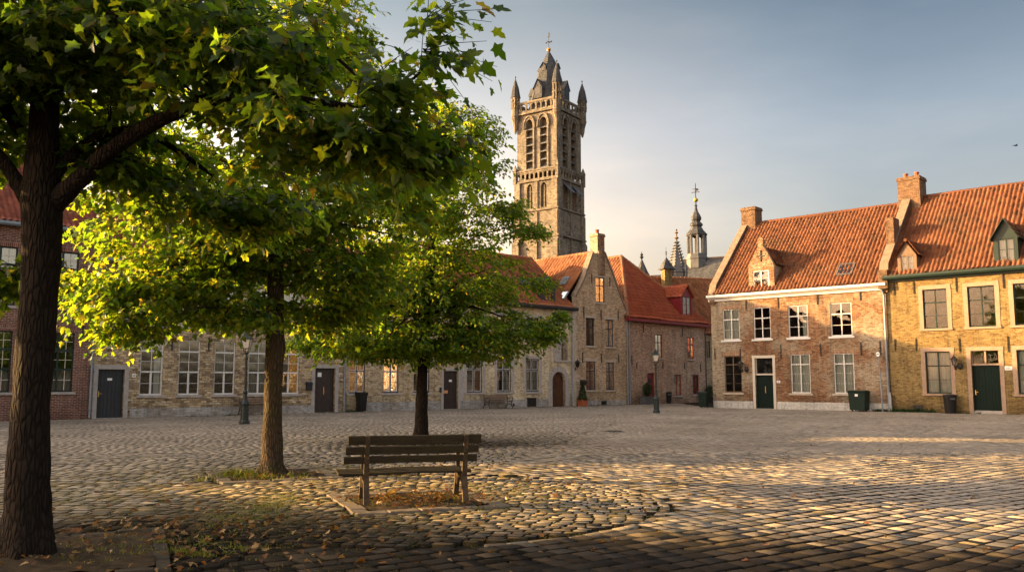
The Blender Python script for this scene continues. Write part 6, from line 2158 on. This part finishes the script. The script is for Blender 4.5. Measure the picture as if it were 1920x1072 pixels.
def stones_field(ang, reg, L, W, dmin, dmax, xpad, seed, detail):
    rng = np.random.default_rng(seed)
    ca, sa = math.cos(ang), math.sin(ang)
    ext = 95
    rows = np.arange(-ext, ext, W)
    out = []
    for i, v in enumerate(rows):
        n = int(2 * ext / L)
        ln = rng.uniform(.78, 1.22, n) * L
        s = np.cumsum(ln) - ext - rng.random() * L
        cen = s - ln / 2
        x = cen * ca - v * sa; y = cen * sa + v * ca
        ok = (y > dmin) & (y < dmax) & (np.abs(x) < .62 * y + xpad)
        if ok.any(): out.append(np.stack([x[ok], y[ok], ln[ok]], 1))
    P = np.concatenate(out)
    p = P[:, :2]
    # gentle waviness of the courses
    wv = .06 * np.sin(p[:, 0] * .7 + p[:, 1] * .4) + .04 * np.sin(p[:, 0] * 1.9 - p[:, 1] * 1.1 + seed)
    p = p + np.stack([-sa * wv, ca * wv], 1)
    d = np.linalg.norm(p - bc, axis=1)
    ok = wall_limit(p) & ~in_bed(p, .04) & (region(p) == reg) & ~((np.abs(d - ARC) < .1) & (p[:, 1] < 16) & (p[:, 0] > -3))
    p, ln = p[ok], P[ok, 2]
    n = len(p)
    js = min(1.0, L / .22)
    hl = (ln / 2 - rng.uniform(.009, .017, n) * js); hw = (W / 2 - rng.uniform(.011, .02, n) * js)
    a = ang + rng.normal(0, .035, n)
    z = rng.normal(0, .0016, n); tx = rng.normal(0, .007, n); ty = rng.normal(0, .007, n)
    # sunken patches
    z += -.012 * (np.sin(p[:, 0] * .8 + 1) * np.sin(p[:, 1] * .6)) 
    u = np.stack([np.cos(a), np.sin(a)], 1); w = np.stack([-np.sin(a), np.cos(a)], 1)
    near_tree = np.exp(-((p[:, 0] + 2.6) ** 2 / 14 + (p[:, 1] - 12.3) ** 2 / 16))
    moss = np.clip((rng.random(n) < near_tree * 1.1) * rng.uniform(.25, .8, n), 0, 1)
    # setts painted darker, as shade under the near tree and along the near edge
    damp_shade = np.maximum(np.exp(-((p[:, 0] + 3.6) ** 2 / 14 + (p[:, 1] - 8.6) ** 2 / 6)), .95 / (1 + np.exp((p[:, 1] - 9.7 + .25 * np.abs(p[:, 0] - 1)) / .5)))
    damp_shade = np.maximum(damp_shade, .75 * np.exp(-((p[:, 0] + 1.6) ** 2 / 9 + (p[:, 1] - 22.8) ** 2 / 3)))
    rnd = np.clip(rng.normal({0: .63, 1: .59, 2: .59}[reg], .055, n) - .6 * damp_shade, .01, .99)
    moss *= np.clip(1 - 1.1 * damp_shade, 0, 1)
    rings = [(1.0, -.06, 0), (1.0, -.003, 0), (.93, .0, 1)] if detail else [(1.0, -.05, 0), (1.0, 0, 1)]
    V = []
    for sc_, dz, _ in rings:
        for su, sv in ((-1, -1), (1, -1), (1, 1), (-1, 1)):
            fl = sc_ if sc_ == 1.0 else sc_
            ou = hl * su - np.where(sc_ < 1, su * (1 - sc_) * np.minimum(.12, hl), 0); ov = hw * sv - np.where(sc_ < 1, sv * (1 - sc_) * np.minimum(.12, hw), 0)
            j = rng.normal(0, .006, (n, 2)) if detail else 0
            q = p + u * ou[:, None] + w * ov[:, None] + j
            zz = z + dz + tx * ou + ty * ov
            V.append(np.concatenate([q, zz[:, None]], 1))
    V = np.stack(V, 1)
    k = V.shape[1]
    F = []
    for r_ in range(len(rings) - 1):
        for i in range(4): F.append((r_ * 4 + i, r_ * 4 + (i + 1) % 4, r_ * 4 + 4 + (i + 1) % 4, r_ * 4 + 4 + i))
    t = (len(rings) - 1) * 4
    F.append((t, t + 1, t + 2, t + 3))
    F = np.array(F)
    FF_ = (np.arange(n) * k)[:, None, None] + F[None]
    nfc = len(F)
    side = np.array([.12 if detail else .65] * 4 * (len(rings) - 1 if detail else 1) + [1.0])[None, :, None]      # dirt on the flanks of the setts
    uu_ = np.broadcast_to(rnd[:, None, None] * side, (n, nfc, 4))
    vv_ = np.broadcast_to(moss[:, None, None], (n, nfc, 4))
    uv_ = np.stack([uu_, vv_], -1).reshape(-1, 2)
    return V.reshape(-1, 3), FF_.reshape(-1, 4), uv_


VV, FFs, UU, off = [], [], [], 0
def arc_stones():
    out = []
    for (c_, r_, a0, a1) in ((bc, ARC, -1.25, 1.0),):
        n = int((a1 - a0) * r_ / .24)
        for i in range(n):
            t = a0 + (a1 - a0) * (i + .5) / n
            out.append((c_[0] + r_ * math.cos(t), c_[1] + r_ * math.sin(t), t + math.pi / 2))
    return np.array(out)


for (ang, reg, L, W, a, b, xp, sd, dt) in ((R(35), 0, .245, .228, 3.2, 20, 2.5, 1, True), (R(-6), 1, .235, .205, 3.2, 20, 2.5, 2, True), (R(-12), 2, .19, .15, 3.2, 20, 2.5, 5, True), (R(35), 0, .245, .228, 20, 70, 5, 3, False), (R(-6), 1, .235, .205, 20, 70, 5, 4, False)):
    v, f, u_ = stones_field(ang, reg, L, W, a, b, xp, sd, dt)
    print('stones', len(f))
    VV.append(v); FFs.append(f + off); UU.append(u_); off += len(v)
ar = arc_stones()
rng = np.random.default_rng(9)
for x, y, t in ar:
    if in_bed(np.array([[x, y]]), .1)[0]: continue
    u = np.array([math.cos(t), math.sin(t)]); w = np.array([-u[1], u[0]])
    vs = []
    for sc_, dz in ((1, -.05), (1, -.01), (.95, -.006)):
        for su, sv in ((-1, -1), (1, -1), (1, 1), (-1, 1)):
            q = np.array([x, y]) + u * su * .11 * sc_ + w * sv * .06 * sc_ + rng.normal(0, .004, 2)
            vs.append((q[0], q[1], dz + rng.normal(0, .002)))
    f = [(r_ * 4 + i, r_ * 4 + (i + 1) % 4, r_ * 4 + 4 + (i + 1) % 4, r_ * 4 + 4 + i) for r_ in (0, 1) for i in range(4)] + [(8, 9, 10, 11)]
    VV.append(np.array(vs)); FFs.append(np.array(f) + off); off += 12
    UU.append(np.tile([rng.uniform(.3, .5), .2], (len(f) * 4, 1)))
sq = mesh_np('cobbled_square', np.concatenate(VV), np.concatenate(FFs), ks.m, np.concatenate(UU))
tag(sq, kind='structure')

# ---- grass and moss tufts in the joints
rng = np.random.default_rng(21)
GRASS = leaf_mat('joint_moss', [(0, (.05, .07, .012)), (.6, (.085, .095, .016)), (1, (.13, .12, .025))], [(0, (.12, .16, .012)), (1, (.34, .32, .03))], .4)


def blades(n_t, cen, spread, per, h, seed, filt=True):
    rng = np.random.default_rng(seed)
    c = np.array(cen)[None] + rng.normal(0, 1, (n_t, 2)) * np.array(spread)
    # snap to a joint of the left field
    P, D, N, S = [], [], [], []
    for q in c:
        if q[1] < 4: continue
        k = rng.integers(per // 2, per)
        p = q + rng.normal(0, 1, (k, 2)) * np.array([.05, .018])
        P.append(np.concatenate([p, np.full((k, 1), -.012)], 1))
        D.append(unit(np.concatenate([rng.normal(0, .6, (k, 2)), rng.uniform(.25, 1.0, (k, 1))], 1)))
        N.append(unit(rng.normal(0, 1, (k, 3)))); S.append(rng.uniform(.5, 1.2, k) * h)
    return [np.concatenate(a) for a in (P, D, N, S)]


BLADE = (np.array([(-.1, 0, 0), (.1, 0, 0), (.05, .6, .05), (0, 1, .18), (-.05, .6, .05)]), np.array([(0, 1, 2), (0, 2, 4), (4, 2, 3)]))
sets = [blades(2600, (-2.6, 12.2), (2.2, 1.6), 16, .028, 1), blades(600, (-4.0, 10.4), (2.2, 1.5), 14, .025, 2), blades(500, (-3.2, 11.6), (.25, .7), 22, .045, 12), blades(300, (-.5, 10.2), (2.4, 1.5), 12, .03, 3), blades(240, (2.5, 11.5), (3, 2.5), 10, .028, 4), blades(250, (-4.3, 15.2), (1.2, .9), 14, .05, 5), blades(150, (-2.5, 23.5), (3, 1.6), 14, .045, 6), blades(60, (-4.2, 14.9), (.5, .3), 16, .12, 7), blades(50, (-3.5, 8.5), (.45, .3), 22, .07, 8), blades(200, (cb.x + .1, cb.y + .05), (.55, .45), 14, .06, 9), blades(45, (-4.62, 15.15), (.22, .1), 16, .16, 10)]
P, D, N, S = [np.concatenate([s_[i] for s_ in sets]) for i in range(4)]
o = leaf_mesh('joint_grass', P, D, N, S, BLADE, GRASS, None)
tag(o, 'yellow-green moss and grass tufts in the cobble joints', 'grass', kind='stuff')
# weeds at the wall foot
sets = []
for h, a, b, n, hh in ((I_, .1, 2.2, 60, .3), (B, 4.2, 12.5, 40, .12), (D_, 1, 9, 14, .1), (C, .2, 1.2, 12, .2), (H, 10.0, 10.8, 24, .22), (E, 1, 5, 14, .12), (I_, 2.6, 4.4, 16, .15)):
    for k in range(n):
        u_ = a + (b - a) * rng.random() ** (1.6 if hh > .25 else 1)
        q = h.world(u_, -.12 * rng.random() - .02, 0)
        sets.append(blades(1, (q.x, q.y), (.02, .02), 26, hh * rng.uniform(.6, 1.1), int(rng.integers(1e6))))
P, D, N, S = [np.concatenate([s_[i] for s_ in sets]) for i in range(4)]
o = leaf_mesh('wall_weeds', P, D, N, S, BLADE, EVERG, None)
tag(o, 'green weeds growing along the foot of the house walls', 'weeds', kind='stuff')

# ---- fallen leaves
k = leaf_mat('dead_leaf', [(0, (.09, .035, .012)), (.5, (.17, .07, .018)), (.8, (.22, .12, .03)), (1, (.3, .2, .1))], [(0, (.2, .08, .01)), (1, (.35, .2, .03))], .25)
pts = np.concatenate([rng.normal((-3.6, 9.2), (1.6, 1.1), (520, 2)), rng.normal((cb.x, cb.y), (.45, .4), (260, 2)), rng.normal((-2, 12), (3, 2.5), (320, 2)), rng.normal((2, 12), (5, 5), (90, 2)), rng.normal((-2.5, 22), (5, 3.5), (110, 2)), rng.uniform((-6, 6), (9, 34), (110, 2)), rng.normal((-4.4, 15.2), (.7, .6), (80, 2))])
pts = pts[pts[:, 1] > 5]
n = len(pts)
zb = np.where(in_bed(pts), .045, .018) + rng.random(n) * .012
P = np.concatenate([pts, zb[:, None]], 1)
a = rng.random(n) * 6.283
D = np.stack([np.cos(a), np.sin(a), rng.normal(0, .25, n)], 1)
N = unit(np.array([0, 0, 1.0]) + rng.normal(0, .35, (n, 3)))
o = leaf_mesh('fallen_leaves', P, D, N, rng.uniform(.035, .085, n), MAPLE, k, None)
tag(o, 'brown fallen maple leaves scattered over the cobbles', 'fallen leaves', kind='stuff')

# ------------------------------------------------------------------ light and sky
SUN_AZ_X, SUN_AZ_Y, SUN_EL = -math.cos(R(11)), math.sin(R(11)), R(12)
az = math.atan2(SUN_AZ_X, SUN_AZ_Y)
sd = V3((math.sin(az) * math.cos(SUN_EL), math.cos(az) * math.cos(SUN_EL), math.sin(SUN_EL)))
sl = bpy.data.lights.new('sun', 'SUN')
sl.energy = 5.0
sl.angle = R(.6)
sl.color = (1.0, .61, .23)
so = bpy.data.objects.new('sun', sl)
COL.objects.link(so)
so.rotation_euler = sd.to_track_quat('Z', 'Y').to_euler()
so.location = (-40, 10, 40)
w = bpy.data.worlds.new('World')
SC.world = w
w.use_nodes = True
nt = w.node_tree
bg = nt.nodes['Background']
sky = nt.nodes.new('ShaderNodeTexSky')
sky.sky_type = 'NISHITA'
sky.sun_disc = False
sky.sun_elevation = SUN_EL
sky.sun_rotation = az % (2 * math.pi)
sky.altitude = 50
sky.air_density = 1.0
sky.dust_density = 5.0
sky.ozone_density = 1.2
hs = nt.nodes.new('ShaderNodeHueSaturation')
hs.inputs['Saturation'].default_value = .62
nt.links.new(sky.outputs[0], hs.inputs['Color'])
tcw = nt.nodes.new('ShaderNodeTexCoord')
sxw = nt.nodes.new('ShaderNodeSeparateXYZ')
nt.links.new(tcw.outputs['Generated'], sxw.inputs[0])
def wramp(src, stops):
    rw = nt.nodes.new('ShaderNodeValToRGB'); cr = rw.color_ramp
    while len(cr.elements) < len(stops): cr.elements.new(.5)
    for e, (p, c) in zip(cr.elements, stops):
        e.position = p; e.color = (*c, 1)
    nt.links.new(src, rw.inputs[0])
    return rw.outputs[0]


def wmul(a, b):
    mw = nt.nodes.new('ShaderNodeMix'); mw.data_type = 'RGBA'; mw.blend_type = 'MULTIPLY'; mw.inputs[0].default_value = 1.0
    nt.links.new(a, mw.inputs[6]); nt.links.new(b, mw.inputs[7])
    return mw.outputs[2]


def half(src):
    m = nt.nodes.new('ShaderNodeMath'); m.operation = 'MULTIPLY_ADD'; m.inputs[1].default_value = .5; m.inputs[2].default_value = .5
    nt.links.new(src, m.inputs[0])
    return m.outputs[0]


# hazy warm horizon, clear deeper blue above it, brightness added overhead as unseen fill; the evening glow fades away from the sun
zr_ = wramp(sxw.outputs[2], [(0, (1.16, 1.0, .87)), (.12, (1.12, .97, .85)), (.19, (1.0, .9, .82)), (.28, (.8, .79, .78)), (.41, (.40, .47, .51)), (.55, (.45, .5, .54)), (.75, (.95, .95, .95)), (1.0, (1.1, 1.08, 1.05))])
xr_ = wramp(half(sxw.outputs[0]), [(.1, (1.8, 1.55, 1.32)), (.4, (1.85, 1.56, 1.33)), (.51, (1.8, 1.5, 1.27)), (.585, (1.38, 1.22, 1.12)), (.64, (1.06, 1.03, 1.01)), (.685, (.86, .88, .9)), (.75, (.8, .82, .84)), (1, (.75, .78, .8))])
yr_ = wramp(half(sxw.outputs[1]), [(.3, (2.25, 2.0, 1.78)), (.55, (1, 1, 1))])  # sky brightness added behind the viewer to fill the walls facing it
mp_ = nt.nodes.new('ShaderNodeMapping'); mp_.inputs['Scale'].default_value = (1.6, 1.6, 6.5)
nt.links.new(tcw.outputs['Generated'], mp_.inputs['Vector'])
nz_ = nt.nodes.new('ShaderNodeTexNoise'); nz_.inputs['Scale'].default_value = 1.5; nz_.inputs['Detail'].default_value = 6; nz_.inputs['Roughness'].default_value = .55
nt.links.new(mp_.outputs[0], nz_.inputs['Vector'])
cl_ = wramp(nz_.outputs['Fac'], [(.36, (.93, .945, .96)), (.52, (1, 1, 1)), (.7, (1.15, 1.1, 1.06))])     # thin streaks of high haze
nt.links.new(wmul(wmul(wmul(wmul(hs.outputs[0], zr_), xr_), yr_), cl_), bg.inputs['Color'])
bg.inputs['Strength'].default_value = .094
SC.view_settings.view_transform = 'Standard'
SC.view_settings.look = 'None'
SC.view_settings.exposure = 2.0
SC.view_settings.gamma = 1.0
SC.cycles.max_bounces = 6
SC.cycles.transparent_max_bounces = 12
SC.cycles.use_denoising = True
